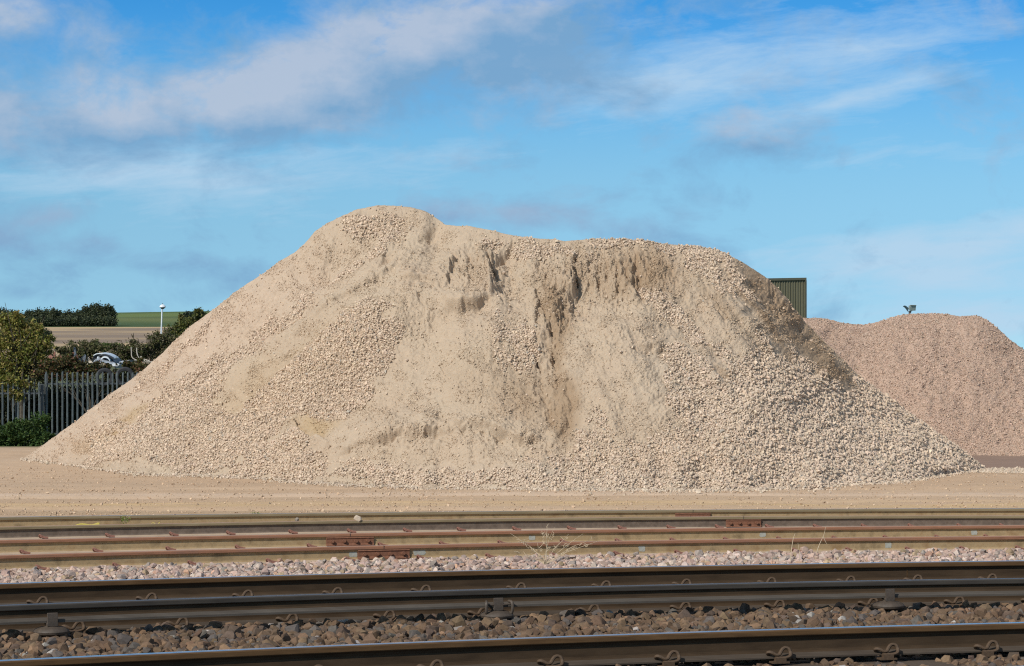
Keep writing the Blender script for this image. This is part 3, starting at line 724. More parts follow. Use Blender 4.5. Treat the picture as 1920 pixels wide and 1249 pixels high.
bed('track_bed',c_R2,c_4,-13,-.5,zmain,M['ballast'],(.10,.075,.055),'dark brown stone bed under the nearer tracks')
def zsid(X,Y):
    d=(Y-c_4.y(X))/(c_1.y(X)-c_4.y(X)); return .085-.095*sstep(.25,.36,d)
bed('siding_bed',c_4,c_1,-.55,2.2,zsid,M['ballast'],(.33,.245,.17),'sandy bed under the siding tracks',-16,19,260,80)

# sleepers
def sleeper_run(ca,cb,za,zb,pxs,label,group,H=.159,near=.35):
    proto=None
    for k,px in enumerate(pxs):
        x,y=ca.at(px,-.07); sl=math.atan(ca.slope(x)); n=np.array([math.sin(sl),-math.cos(sl)])
        L=float(abs(cb.y(x)-ca.y(x)))*math.cos(sl)+2*near
        if proto is None:
            b=MB(); hw=.13; V=[];Fc=[]
            ys_=[0,.18,.75,1.3,L-.75,L-.18,L]; 
            prof=lambda w,h:[(-w-.02,-.16),(-w,h-.015),(-w+.02,h),(w-.02,h),(w,h-.015),(w+.02,-.16)]
            for q,yy_ in enumerate(ys_):
                w_=hw-(.02 if q in(2,3,4) else 0)+(-.01 if q in (0,6) else 0); h_=-.002-(.03 if q in(3,) else 0)-(.012 if q in (0,6) else 0)
                V+= [(a,yy_-near,z) for a,z in prof(w_,h_)]
            m=6
            for q in range(6):
                Fc+=[[q*m+k_,q*m+(k_+1)%m,(q+1)*m+(k_+1)%m,(q+1)*m+k_] for k_ in range(m)]
            Fc+=[list(range(m)),[6*m+k_ for k_ in range(m)]]
            b.add(V,Fc); o=b.build('sleeper',M['concrete'],bevel=.006); proto=o
        else:
            o=proto.copy(); COL.objects.link(o)
        o.location=(x,y,za-H-.006); o.rotation_euler=(0,0,sl)
        tag(o,label,'sleeper',group)
# nearest track: sleepers run between corner rail and nearest full rail
sleeper_run(c_R0,c_R1,EYE-1.506,zR,[1440,1690,1935,2170],'concrete sleeper under the nearest rails, showing in the bottom right corner','sleepers of the nearest track',near=.4)

# ballast stones
def ballast(name,n,ylo,yhi,pxlo,pxhi,zf,rmean,cols,wts,label,seed,protos,zj=.5,gap=None):
    r=np.random.default_rng(seed); a=r.uniform(pxlo,pxhi,n); f=r.uniform(0,1,n)
    x=(a-960)/F*15.
    for _ in range(6):
        y=ylo(x)+(yhi(x)-ylo(x))*f; x=(a-960)/F*y
    rad=np.clip(r.lognormal(math.log(rmean),.28,n),rmean*.4,rmean*1.9)
    z=zf(x,y)+r.uniform(-.6,zj,n)*rad
    if gap is not None:
        k=gap(x,y,z); x,y,z,rad=x[k],y[k],z[k],rad[k]; n=len(x)
    ci=r.choice(len(cols),n,p=wts); c=np.array(cols)[ci]; c=np.clip(c*(1+r.normal(0,.15,(n,1)))*(1+r.normal(0,.015,(n,3))),.01,.8)
    o=stones(name,np.stack([x,y,z],-1),rad,c,protos,M['ballast'],None,seed); tag(o,label,kind='stuff')
brn=[(.13,.083,.052),(.16,.104,.063),(.115,.08,.058),(.11,.092,.078),(.195,.12,.072),(.36,.32,.28)]; wb=[.32,.24,.2,.14,.085,.015]
def zbn(x,y):
    dA=c_A.y(x)-y
    return .408+.012*fbm(x*2.2,y*2.2,3,141)-.028*sstep(.30,.10,dA)
def gap_near(x,y,z):
    m=np.ones(len(x),bool)
    for c_,w in ((c_R1,.075),(c_A,.075),(c_R0,.075)):
        m&=~((np.abs(y-c_.y(x))<w*1.02))
    return m
ballast('ballast',24000,lambda x:c_R1.y(x)+.07,lambda x:c_A.y(x)+.1,-550,2500,zbn,.029,brn,wb,'rust-brown and grey ballast stones between the nearest rail and the conductor rail',201,PR_big,.7,gap_near)
def gap_sl(x,y,z):
    m=gap_near(x,y,z)
    for px in (1440,1690,1935,2170):
        xs_,ys_=c_R0.at(px,-.07); sl=math.atan(c_R0.slope(xs_)); dx=x-xs_; dy=y-ys_
        lx=dx*math.cos(sl)+dy*math.sin(sl); m&=~(np.abs(lx)<.115)
    return m
ballast('ballast',17000,lambda x:c_R1.y(x)-2.6,lambda x:c_R1.y(x)-.0,-500,2450,lambda x,y:zbn(x,y)-.025,.027,brn,wb,'brown ballast stones between the nearest two rails, bottom edge of the photo',203,PR_big,.5,gap_sl)
ballast('ballast',9000,lambda x:c_A.y(x)+.08,lambda x:c_R2.y(x)-.08,-120,2040,lambda x,y:zbn(x,y)-.02,.028,brn,wb,'brown ballast stones hidden behind the conductor rail',204,PR_mid,.5)
pnk=[(.43,.30,.235),(.38,.275,.225),(.50,.39,.32),(.29,.24,.205),(.43,.265,.18),(.36,.26,.165)]; wp=[.3,.2,.24,.14,.06,.06]
def zpk(x,y):
    d=c_4.y(x)-y; tilt=sstep(0,11,x)*.03
    return np.maximum(.085-.028*sstep(.40,.15,d)+.015*fbm(x*2,y*2,3,151)+tilt*np.clip(1-d,0,1), zmain(x,y)+.02)
ballast('ballast',44000,lambda x:c_R2.y(x)+.6,lambda x:c_4.y(x)-.055,-520,2450,zpk,.030,pnk,wp,'pale pink and white ballast stones between the polished rail and the rusty siding',205,PR_big,.55)
ballast('ballast',9000,lambda x:c_4.y(x)+.05,lambda x:c_1.y(x)-.05,-120,2040,lambda x,y:zsid(x,y)+.005,.022,[(.46,.35,.25),(.4,.32,.25),(.5,.42,.34)],[.4,.3,.3],'sand-choked stones between the siding rails',206,PR_mid,.3)

# ------------------------------------------------------------------ small things on the tracks
def pebble_thing(px,py,D,r,colr,label,name='stone',cat='stone',seed=1):
    p=P(px,py,D); o=stones(name,np.array([[0,0,0.]]),np.array([r]),np.array([colr]),[PR_big[seed%len(PR_big)]],M['ballast'],None,seed)
    o.location=p; tag(o,label,cat); return o
x,y=c_2.at(672); pebble_thing(672,973,y,.062,(.5,.4,.3),'pale stone lying on top of the siding rail above the bolted joints',seed=5)
x,y=c_1.at(557); pebble_thing(557,974,y-.5,.03,(.3,.25,.2),'small dark stone in front of the farthest rail',seed=7)
def strip(px0,px1,py,D,label,thick=.02,h=.035):
    a=P(px0,py+1,D); b=P(px1,py,D); m=(a+b)/2; L=np.linalg.norm(b-a)
    mb=MB(); n=12; V=[];Fc=[]
    for i in range(n+1):
        s=i/n; x=-L/2+L*s; hh=h*(.35+.65*s)*(.7 if i==n else 1); z0=.012*math.sin(s*7)
        V+=[(x,-thick/2,z0),(x,-thick/2,z0+hh),(x,thick,z0+hh*.8),(x,thick,z0)]
    for i in range(n): Fc+=[[i*4+k,i*4+(k+1)%4,i*4+4+(k+1)%4,i*4+4+k] for k in range(4)]
    Fc+=[[0,1,2,3],[n*4+k for k in range(4)]]
    mb.add(V,Fc); o=mb.build('plastic_strip',M['yellow'],bevel=.001); o.location=m; o.rotation_euler=(0,-math.atan2(b[2]-a[2],L),0); tag(o,label,'plastic strip'); return o
strip(142,187,985,float(c_2.y(-5))+.10,'long yellow plastic strip lying behind the brown siding rail',h=.034)
strip(283,300,982,float(c_2.y(-4.3))+.10,'short yellow plastic scrap, right of the long yellow strip',h=.016)
# dry weeds
def drystalk(name,px,py,D,stems,label,cat,mat='drystem',r0=.0022):
    root=P(px,py,D); mb=MB()
    for st in stems:
        pts=np.array([(a/F*D, b_, c_/F*D) for a,b_,c_ in st]); s=spline(pts,4)
        mb.tube(s,np.linspace(r0,r0*.4,len(s)),5)
    o=mb.build(name,M[mat],smooth=True); o.location=root; tag(o,label,cat); return o
r=np.random.default_rng(5); stems=[]
tips=[(-65,55),(-48,42),(-38,12),(-14,36),(-7,60),(4,72),(2,58),(18,66),(45,52),(72,53),(95,47),(112,44),(30,38),(60,30),(-60,22),(-25,24),(10,30),(38,16)]
for (tx,tz) in tips:
    k=r.uniform(.3,.55); bend=r.uniform(-6,6)
    mid=(tx*k+bend,r.uniform(-.05,.05),tz*k*1.1); stems.append([(r.uniform(-4,4),0,-3),mid,(tx*.75+bend*.5,r.uniform(-.08,.08),tz*.8),(tx,r.uniform(-.1,.1),tz)])
    for q in range(3):
        s=r.uniform(.5,.95); bx,bz=tx*s,tz*s; stems.append([(bx,0,bz),(bx+r.uniform(-6,6),0,bz+r.uniform(2,5)),(bx+r.uniform(-12,12),.02,bz+r.uniform(3,9))])
drystalk('dry_weed',1022,1055,21.6,stems,'dead branching weed spreading over the pink ballast near the middle','weed',r0=.0024)
drystalk('dry_stalk',1482,1052,21.8,[[(0,0,0),(2,0,20),(5,0,40),(9,0,52)]],'straight dry stalk standing in the pink ballast, left of two taller neighbours','stalk',r0=.0045)
drystalk('dry_stalk',1498,1052,21.9,[[(0,0,0),(1,0,15),(-2,0,34)]],'shortest dry stalk, in the middle of the group on the pink ballast','stalk',r0=.0030)
drystalk('dry_stalk',1530,1040,22.2,[[(0,0,0),(6,0,18),(15,0,38),(18,0,52)],[(14,0,34),(16,0,28),(20,0,20)]],'leaning dry stalk, right-hand one of the group on the pink ballast','stalk',r0=.0036)
drystalk('dry_stalk',1448,1056,21.8,[[(0,0,0),(1,0,12),(0,0,26)],[(-6,0,0),(-8,0,10),(-9,0,18)],[(6,0,0),(9,0,12),(14,0,24)]],'thin dark dead stems left of the pale stalks on the ballast','stalk',mat='bark',r0=.0014)

# ------------------------------------------------------------------ foliage
def leaves(name,cent,spread,n,size,cols,mat,parent=None,seed=0,droop=0,loc=None,surf=.0,elong=1.6):
    """n leaves spread through the ellipsoids cent (k,3) / spread (k,3)"""
    r=np.random.default_rng(seed); cent=np.asarray(cent,float); spread=np.asarray(spread,float)
    w=np.prod(spread,axis=1)**(.55); k=r.choice(len(cent),n,p=w/w.sum())
    d=r.normal(size=(n,3)); d/=np.linalg.norm(d,axis=1)[:,None]; rr=r.uniform(surf,1,(n,1))**(.45)
    # sub-clumps give gaps
    nsub=max(6,n//26); sk=r.choice(len(cent),nsub,p=w/w.sum()); sd=r.normal(size=(nsub,3)); sd/=np.linalg.norm(sd,axis=1)[:,None]
    sc=cent[sk]+sd*spread[sk]*(r.uniform(surf,1,(nsub,1))**.5); ssz=spread[sk]*.22+size*1.2
    q=r.integers(0,nsub,n); pos=sc[q]+r.normal(size=(n,3))*ssz[q]*.55
    loose=r.uniform(size=n)<.25; pos[loose]=(cent[k]+d*rr*spread[k])[loose]
    a=r.normal(size=(n,3)); a/=np.linalg.norm(a,axis=1)[:,None]
    b=np.cross(a,r.normal(size=(n,3))); b/=np.linalg.norm(b,axis=1)[:,None]
    s=size*r.uniform(.6,1.3,(n,1)); a=a*s*elong*.5; b=b*s*.5
    nn_=np.cross(a,b); nn_/= (np.linalg.norm(nn_,axis=1)[:,None]+1e-9)
    V=np.stack([pos-a,pos-b*.9+nn_*s*.12,pos+a,pos+b*.9+nn_*s*.12],1).reshape(-1,3)
    Fq=np.arange(n*4).reshape(-1,4)
    cc=np.array(cols)[(r.integers(0,len(cols),nsub))[q]]; alt=np.array(cols)[r.integers(0,len(cols),n)]
    cc=np.where(r.uniform(size=(n,1))<.45,alt,cc)*(1+r.normal(0,.14,(n,1))); cc=np.clip(cc,.008,.8)
    return mesh_np(name,V,Fq,mat,parent,False,np.repeat(cc,4,0))
def branches(name,base,cent,r0,mat,parent=None,seed=0,tw=2):
    r=np.random.default_rng(seed); mb=MB(); base=np.array(base,float)
    top=np.mean(cent,axis=0); fork=base+(top-base)*.4
    mb.tube(spline([base,base+(fork-base)*.5+r.normal(0,.03,3),fork],4),np.linspace(r0,r0*.7,9),7)
    for c_ in cent:
        c_=np.array(c_); mid=(fork+c_)/2+r.normal(0,.12,3)*np.linalg.norm(c_-fork)*.4
        s=spline([fork,mid,c_],4); mb.tube(s,np.linspace(r0*.55,r0*.15,len(s)),5)
        for q in range(tw):
            e=c_+r.normal(0,.35,3)*np.linalg.norm(c_-fork)*.5; mb.tube([mid,(mid+e)/2+r.normal(0,.03,3),e],[r0*.25,r0*.18,r0*.08],4)
    return mb.build(name,mat,parent)
def shrub(name,pxs,D,label,cat,cols,n,size,base_py,seed,r0=.04,depth=.7,group=None,twn=2,spikes=None,surf=0.,sprays=0):
    """pxs: list of (px,py,rx_px,ry_px) crown lobes"""
    cent=[];spr=[];r=np.random.default_rng(seed)
    for (px,py,rx,ry) in pxs:
        cent.append(P(px,py,D+r.uniform(-.3,.3)*depth)); spr.append((rx/F*D,depth*max(rx,ry)/F*D,ry/F*D))
    base_c=list(cent)
    for q in range(sprays):
        px,py,rx,ry=pxs[r.integers(0,len(pxs))]; an=r.uniform(-.2,1.1)*math.pi; L_=r.uniform(8,22)
        ux,uy=math.cos(an),-abs(math.sin(an)); x0=px+ux*rx*.8; y0=py+uy*ry*.8; dd=D+r.uniform(-.6,.6)*depth
        for k_ in range(5):
            f_=(k_+1)/5; cent.append(P(x0+ux*L_*f_,y0+uy*L_*f_*(1-.35*f_)+1.5*f_*f_,dd)); spr.append((2.6/F*D,2.6/F*D,2.2/F*D))
    mx=np.mean([c[0] for c in base_c]); z0=P(0,base_py,D)[2]
    root=empty(name,(mx,D,z0)); tag(root,label,cat,group)
    o=leaves('foliage',cent,spr,n,size,cols,M['leaf'],None,seed,surf=surf); child_of(o,root)
    o=branches('trunk' if cat=='tree' else 'stems',(mx,D,z0),base_c,r0,M['bark'],None,seed,twn); child_of(o,root)
    if spikes:
        for (x0,y0,x1,y1,w) in spikes:
            mb=MB(); a=P(x0,y0,D);b=P(x1,y1,D);m=(a+b)/2+r.normal(0,.04,3)
            s=spline([a,m,b],4); nn_=len(s); rad=np.interp(np.linspace(0,1,nn_),[0,.5,.75,1],[w*.2,w*.25,w,w*.25])/F*D
            mb.tube(s,rad,5); o=mb.build('flower_spike',M['spike'],None); child_of(o,root)
    return root
M['spike']=mat_noise('dead_flower_spikes',(.05,.035,.02),(.10,.075,.04),30)
yg=[(.22,.21,.04),(.16,.17,.03),(.28,.24,.06),(.10,.12,.025),(.20,.15,.05)]
dg=[(.05,.075,.02),(.035,.055,.016),(.07,.09,.025),(.10,.11,.03)]
iv=[(.05,.055,.018),(.08,.07,.025),(.035,.045,.015),(.12,.08,.03),(.14,.13,.035)]
bd=[(.10,.11,.035),(.13,.12,.05),(.07,.08,.03),(.16,.13,.07)]
shrub('tree',[(12,640,45,38),(48,650,34,34),(10,690,48,26),(66,668,24,30),(40,620,30,20),(-40,650,50,50),(30,604,14,12),(72,640,14,14),(84,652,8,10),(58,615,8,10),(12,600,10,10),(80,676,14,12),(52,690,36,18)],74.5,'yellow-green bushy tree leaning over the left end of the steel fence','tree',[(.26,.25,.05),(.19,.20,.04),(.33,.28,.08),(.12,.14,.03),(.24,.18,.06)],15000,.066,838,301,r0=.09,depth=.8,twn=3,sprays=46)
shrub('shrub',[(10,715,30,10),(20,735,16,12),(45,722,20,8),(33,745,8,10)],71.6,'sparse yellow-green sprays hanging over the front of the fence, under the bushy tree','shrub',yg,1500,.06,830,302,r0=.02,depth=.3)
shrub('bush',[(10,818,30,20),(42,812,28,20),(70,800,18,24),(66,828,22,14),(20,836,36,10),(-25,815,30,26)],69.5,'dense dark green nettle-like bush at the foot of the fence, far left','bush',[(.045,.09,.02),(.06,.11,.025),(.03,.06,.015),(.09,.13,.03)],9000,.062,845,303,r0=.02,depth=.9,sprays=20)
shrub('ivy_hedge',[(110,695,34,14),(150,690,30,13),(90,706,24,14),(180,694,24,8),(212,702,20,6),(255,688,22,7),(270,694,22,9),(140,706,26,8),(120,682,22,9)],73.6,'straggling reddish ivy hedge lying over the top of the steel fence','hedge',iv+[(.16,.07,.04)],13000,.055,842,304,r0=.03,depth=.6,twn=3,sprays=40)
shrub('hedge',[(20,780,60,60),(110,780,60,60),(190,770,60,55),(260,740,60,45),(-40,780,40,60)],76.5,'dark dense hedge seen between the bars of the fence','hedge',[(.02,.025,.01),(.03,.035,.014),(.045,.045,.02)],26000,.085,848,305,r0=.05,depth=.35,surf=.2)
shrub('shrub',[(145,660,26,16),(168,655,20,14),(128,668,18,16),(150,676,34,10)],84,'brown-green bushy shrub left of the white scrap car','shrub',bd,6500,.06,760,306,r0=.03,sprays=22,spikes=[(125,655,117,640,.9),(138,650,133,637,.8),(150,648,148,636,.8),(165,648,172,640,.8),(178,652,186,643,.8)])
shrub('shrub',[(240,668,30,14),(268,664,26,14),(225,662,22,12),(298,660,26,18),(320,650,22,18),(255,655,24,12),(306,642,14,10)],86,'buddleia with dark dead flower spikes behind the scrap, left of the lamp post','shrub',bd+[(.17,.14,.09)],13000,.058,760,307,r0=.03,sprays=40,
      spikes=[(226,648,218,638,1.1),(232,645,228,638,.9),(246,640,240,632,.9),(252,640,246,626,1.2),(257,640,250,624,1.3),(262,644,258,634,1.0),(276,640,270,627,1.2),(280,642,274,630,1.0),(240,648,236,636,1.0),(286,646,283,634,.9),(298,640,296,629,.9),(306,638,314,628,.9)])
shrub('bush',[(204,650,16,5),(215,652,12,5),(195,654,10,4)],140,'small round bright green bush just above the scrap car','bush',[(.07,.11,.02),(.09,.13,.03)],2500,.08,700,308,r0=.04)
shrub('bush',[(330,628,22,16),(350,612,20,14),(345,636,24,18),(370,604,14,10),(384,594,7,6),(362,622,22,16),(392,604,10,12),(318,640,14,12)],88,'yellow-green bush beside the left slope of the beige heap, right of the lamp post','bush',[(.13,.14,.03),(.18,.16,.045),(.08,.10,.025),(.06,.07,.03)],14000,.06,760,309,r0=.05,depth=.6,sprays=18,spikes=[(388,592,400,580,.6),(380,592,389,583,.6)])
# far wood on the hill, one mass
def wood(name,lobes,n,size,cols,label,seed):
    cent=[];spr=[]
    for (px,py,rx,ry,D) in lobes: cent.append(P(px,py,D)); spr.append((rx/F*D,rx/F*D,ry/F*D))
    o=leaves(name,cent,spr,n,size,cols,M['leaf'],None,seed,surf=.55,elong=1.1); tag(o,label,kind='stuff'); return o
wl=[]
r=np.random.default_rng(9)
for px in np.arange(-70,165,7.5):
    top=np.interp(px,[-70,0,30,60,90,110,140,165],[586,582,590,587,583,585,588,585])+r.uniform(-5,4)
    wl.append((px,top+9,8.5,9,1880+r.uniform(-15,15))); wl.append((px+4,top+19,9,9,1865+r.uniform(-10,10)))
for px,top in ((150,584),(161,577),(172,574),(180,571),(193,575),(203,573),(209,580)):
    wl.append((px,top+8,7.5,8,1870)); wl.append((px,top+20,8,11,1866)); wl.append((px-2,top+30,8,8,1860))
for px in np.arange(55,212,9): wl.append((px,605,8,6,1850))
wood('wood',wl,60000,1.25,[(.045,.06,.03),(.065,.08,.035),(.035,.045,.028),(.09,.10,.045)],'dark wood along the brow of the far hill',401)
wood('copse',[(62,625,22,11,1200),(40,622,20,12,1210),(82,628,11,6,1190),(88,634,6,3,1185),(20,626,16,10,1210)],9000,.9,[(.035,.05,.022),(.05,.06,.03),(.03,.04,.02)],'dark copse on the ploughed slope behind the yellow-green tree',402)
wood('thicket',[(355,592,9,4,1900),(364,593,8,4,1890),(348,594,5,3,1900)],3000,1.2,[(.03,.045,.025),(.04,.055,.03)],'small dark thicket on the green brow beside the heap',403)
# little green weeds by the far rail
for k,(px,py,c_) in enumerate(((236,975,(.2,.24,.05)),(478,966,(.22,.26,.06)))):
    x,y=c_1.at(px); D_=y-.35 if k==0 else y+.25
    root=P(px,py+6,D_); e=empty('weed',root); tag(e,'tiny green weed behind the sidings, right of the yellow strip' if k==0 else 'tiny green weed at the yard edge, left of the bolted joints','weed')
    o=leaves('foliage',[root+np.array([0,0,.05])],[(.07,.05,.05)],90,.016,[c_],M['leaf'],None,500+k); child_of(o,e)
    mb=MB(); rr_=np.random.default_rng(k)
    for q in range(8): mb.tube([(0,0,0),(rr_.uniform(-.03,.03),0,.05),(rr_.uniform(-.09,.09),0,rr_.uniform(.06,.13))],[.002,.0015,.001],4)
    mb.build('stems',M['drystem'],e)

# ------------------------------------------------------------------ fence
def pale_mesh(H,w=.050):
    # W-section pale with a triple-pointed top
    xs_=[-w/2,-w/4,0,w/4,w/2]; dy=[.012,-.010,.004,-.010,.012]; tz=[-.07,-.02,-.055,-.02,-.07]; th=.004
    V=[];Fc=[]
    for s in (0,1):
        for lev in (0,H-.10):
            V+=[(x_,d_+s*th,lev) for x_,d_ in zip(xs_,dy)]
        V+=[(x_*1.0,d_+s*th,H+t_) for x_,d_,t_ in zip(xs_,dy,tz)]
    for s in (0,1):
        o_=s*15
        for l in range(2):
            for k in range(4): Fc.append([o_+l*5+k,o_+l*5+k+1,o_+l*5+5+k+1,o_+l*5+5+k])
    for k in range(4): Fc.append([10+k,11+k,26+k,25+k])
    for l in range(2):
        Fc.append([l*5,l*5+5,15+l*5+5,15+l*5]); Fc.append([l*5+4,l*5+9,15+l*5+9,15+l*5+4])
    return V,Fc
def palisade(label,px0,px1,topy,D0,D1,H,pitch_px,posts):
    a=P(px0,topy,D0); b=P(px1,topy,D1); ang=math.atan2(b[1]-a[1],b[0]-a[0]); L=math.hypot(b[0]-a[0],b[1]-a[1])
    root=empty('palisade_fence',(a[0],a[1],a[2]-H),ang); tag(root,label,'fence')
    for zr in (H-.38,.42):
        mb=MB().box((L/2,.035,zr),(L,.045,.05)).box((L/2,.055,zr-.022),(L,.04,.006)); mb.build('fence_rail',M['post'],root)
    for xx in posts:
        MB().box((xx,.09,H/2-.05),(.10,.055,H-.1)).build('fence_post',M['post'],root,bevel=.004)
    Vp_,Fp_=pale_mesh(H); n=int(L/(pitch_px/F*(D0+D1)/2)); proto=None; r=np.random.default_rng(3)
    for k in range(n):
        if proto is None:
            mb=MB().add(Vp_,Fp_); mb.lathe([(.009,-.016),(.009,-.004)],(0,0,H-.38),8,axis='y'); proto=o=mb.build('pale',M['galv'],root)
        else: o=proto.copy(); COL.objects.link(o); o.parent=root
        o.location=((k+.5)*L/n,0,r.normal(0,.008)); o.rotation_euler=(0,r.normal(0,.005),r.normal(0,.06))
palisade('grey steel palisade fence with pointed bars, taller right-hand length rising beside the heap',84,345,696,72,73.5,2.3,9.35,[.06,2.75,4.1])
palisade('lower left-hand length of grey steel palisade fence, half covered by the bushy tree',-110,79,714,71,71.8,2.05,9.6,[.3,2.2,2.94])

# ------------------------------------------------------------------ scrap behind the fence
DS=78
def tyre(px,py,rpx,label):
    R=rpx/F*73.2; c_=P(px,py,73.2); mb=MB()
    w=.11; prof=[(R*.60,-w*.8),(R*.66,-w),(R*.88,-w*1.05),(R*.98,-w*.75),(R,0),(R*.98,w*.75),(R*.88,w*1.05),(R*.66,w),(R*.60,w*.8),(R*.63,0)]
    n=40; V=[];m=len(prof)
    for k in range(n):
        a=2*math.pi*k/n
        for (rr_,yy_) in prof:
            tr=rr_*(1+(.012 if (k%2 and rr_>R*.95) else 0)); V.append((tr*math.cos(a),yy_,tr*math.sin(a)))
    Fc=[[k*m+q,k*m+(q+1)%m,((k+1)%n)*m+(q+1)%m,((k+1)%n)*m+q] for k in range(n) for q in range(m)]
    mb.add(V,Fc); o=mb.build('tyre',M['tyre'],smooth=True); o.location=c_; o.rotation_euler=(.08,0,.15); tag(o,label,'tyre'); return o
tyre(234,706,18,'black tyre standing behind the fence, the right and clearer one'); tyre(196,707,17,'black tyre behind the fence, left one, half hidden by ivy')
def ribbon(path,width,D,mb,mi,thick=.02,dep=0):
    pts=[P(px,py,D+dep) for px,py in path]; s=spline(pts,4); V=[];n=len(s)
    for p_ in s:
        wy_=width/2
        V+=[p_+np.array([0,-wy_,-thick]),p_+np.array([0,-wy_,0]),p_+np.array([0,wy_,.03]),p_+np.array([0,wy_,-thick+.03])]
    Fc=[]
    for i_ in range(n-1): Fc+=[[i_*4+k,i_*4+(k+1)%4,i_*4+4+(k+1)%4,i_*4+4+k] for k in range(4)]
    Fc+=[[0,1,2,3],[(n-1)*4+k for k in range(4)]]
    mb.add(V,Fc,mi)
car=empty('scrap_car',P(197,690,DS)); tag(car,'crushed white and silver car shell lying on the scrap behind the fence','scrap car')
mb=MB(); ribbon([(172,683),(177,676),(183,672),(190,671),(206,677),(218,681),(223,685)],1.3,DS,mb,0,.10); ribbon([(176,679),(184,668),(196,664),(208,667),(219,675),(224,683)],1.5,DS+.1,mb,0,.05)
o=mb.build('body',M['car_dark'],None,smooth=True); child_of(o,car)
mb=MB(); ribbon([(181,666),(187,663),(194,662.5),(203,664),(211,667.5),(217,671.5)],1.2,DS-.1,mb,0,.03); o=mb.build('roof',M['car_white'],None,smooth=True); child_of(o,car)
mb=MB(); ribbon([(190,672),(196,668.5),(203,670),(207,675)],.2,DS-.8,mb,0,.045); ribbon([(183,669),(188,673),(191,678)],.2,DS-.8,mb,0,.05); o=mb.build('pillar',M['car_white'],None,smooth=True); child_of(o,car)
mb=MB(); ribbon([(175,682),(179,675),(186,672.5),(194,676),(205,679),(214,681)],.3,DS-.95,mb,0,.05); ribbon([(177,680),(184,675),(190,679)],.2,DS-1.05,mb,0,.03); o=mb.build('wing',M['car_silver'],None,smooth=True); child_of(o,car)
mb=MB(); ribbon([(186,667),(194,665),(204,667.5),(213,672)],.15,DS-.75,mb,0,.035); o=mb.build('window',M['car_dark'],None); child_of(o,car)
def panel(name,pts,D,mat,label,cat,th=.05,bend=.1):
    n=len(pts); V=[];
    for k,(px,py) in enumerate(pts):
        p_=P(px,py,D); V.append(p_+np.array([0,bend*math.sin(k*1.9),0]))
    V2=[v+np.array([0,th,0]) for v in V]; mb=MB(); mb.add(V+V2,[list(range(n)),[n+k for k in range(n)][::-1]]+[[k,(k+1)%n,n+(k+1)%n,n+k] for k in range(n)])
    o=mb.build(name,M[mat],bevel=.006); c_=np.mean(V,axis=0)
    for v in o.data.vertices: v.co-=Vector(c_)
    o.location=c_; tag(o,label,cat); return o
panel('bumper_piece',[(138,651),(141,652),(143,664),(148,671),(154,677),(153,684),(140,682),(136,668)],77.5,'car_grey','dark grey pointed bumper piece standing upright, left of the scrap car','car part')
panel('door_skin',[(151,672),(158,664),(162,667),(160,678),(154,683)],77,'car_grey','blue-grey bent door skin leaning between the bumper piece and the scrap car','car part')
panel('wing_panel',[(160,680),(164,669),(168,672),(176,682),(170,686),(162,686)],77,'drywood','light brown crumpled panel at the left end of the scrap car','car part')
panel('roof_sheet',[(222,679),(230,676),(245,675),(259,676),(261,679),(250,681),(228,681)],77.8,'car_silver','flat pale green-grey sheet lying right of the scrap car','sheet')
panel('white_pipe',[(210,684),(212,681.5),(222,681.5),(224,684),(221,687),(211,687)],76.6,'white','short white drum lying on its side under the scrap car','drum',th=.2,bend=0)
mb=MB(); D_=79
for path,w in (([(246,651),(246.5,660),(247,668),(251,673),(262,677),(284,680)],1.0),([(256,652),(257,662),(260,670),(268,673),(280,677),(288,680)],1.1),([(262,674),(265,668),(266,676)],.9),([(252,676),(266,678),(276,676),(286,681)],1.6)):
    s=spline([P(a,b_,D_) for a,b_ in path],4); mb.tube(s,w/F*D_,6)
o=mb.build('dead_branch',M['drywood'],smooth=True); tag(o,'bleached bent branches sticking up from the scrap near the lamp post','branch')

# ------------------------------------------------------------------ lamp post, floodlights, shed, houses
DL=200; base=P(302,0,DL); 
lamp=empty('lamp_post',(base[0],DL,0)); tag(lamp,'tall white lamp post with a domed head, between the far fields and the heap','lamp post')
top=P(304,577,DL); bx=P(301,665,DL)
mb=MB().tube([(bx[0]-base[0]-.03,0,0),(bx[0]-base[0],0,bx[2]),(top[0]-base[0],0,top[2])],[.10,.075,.055],10); mb.build('pole',M['white'],lamp,smooth=True)
mb=MB().lathe([(.06,-.12),(.10,0),(.25,.02),(.27,.06),(.23,.16),(.14,.24),(.05,.28)],(top[0]-base[0]+.04,0,top[2]),20); h_=mb.build('lamp_head',M['white'],lamp,smooth=True)
mb=MB().lathe([(.02,.27),(.04,.29),(.04,.34),(.02,.36)],(top[0]-base[0]+.04,0,top[2]),8); mb.build('cap',M['post'],h_)
mb=MB().lathe([(.10,-.10),(.20,.0),(.25,.012)],(top[0]-base[0]+.04,0,top[2]-.012),16); mb.build('lens',M['car_grey'],h_)
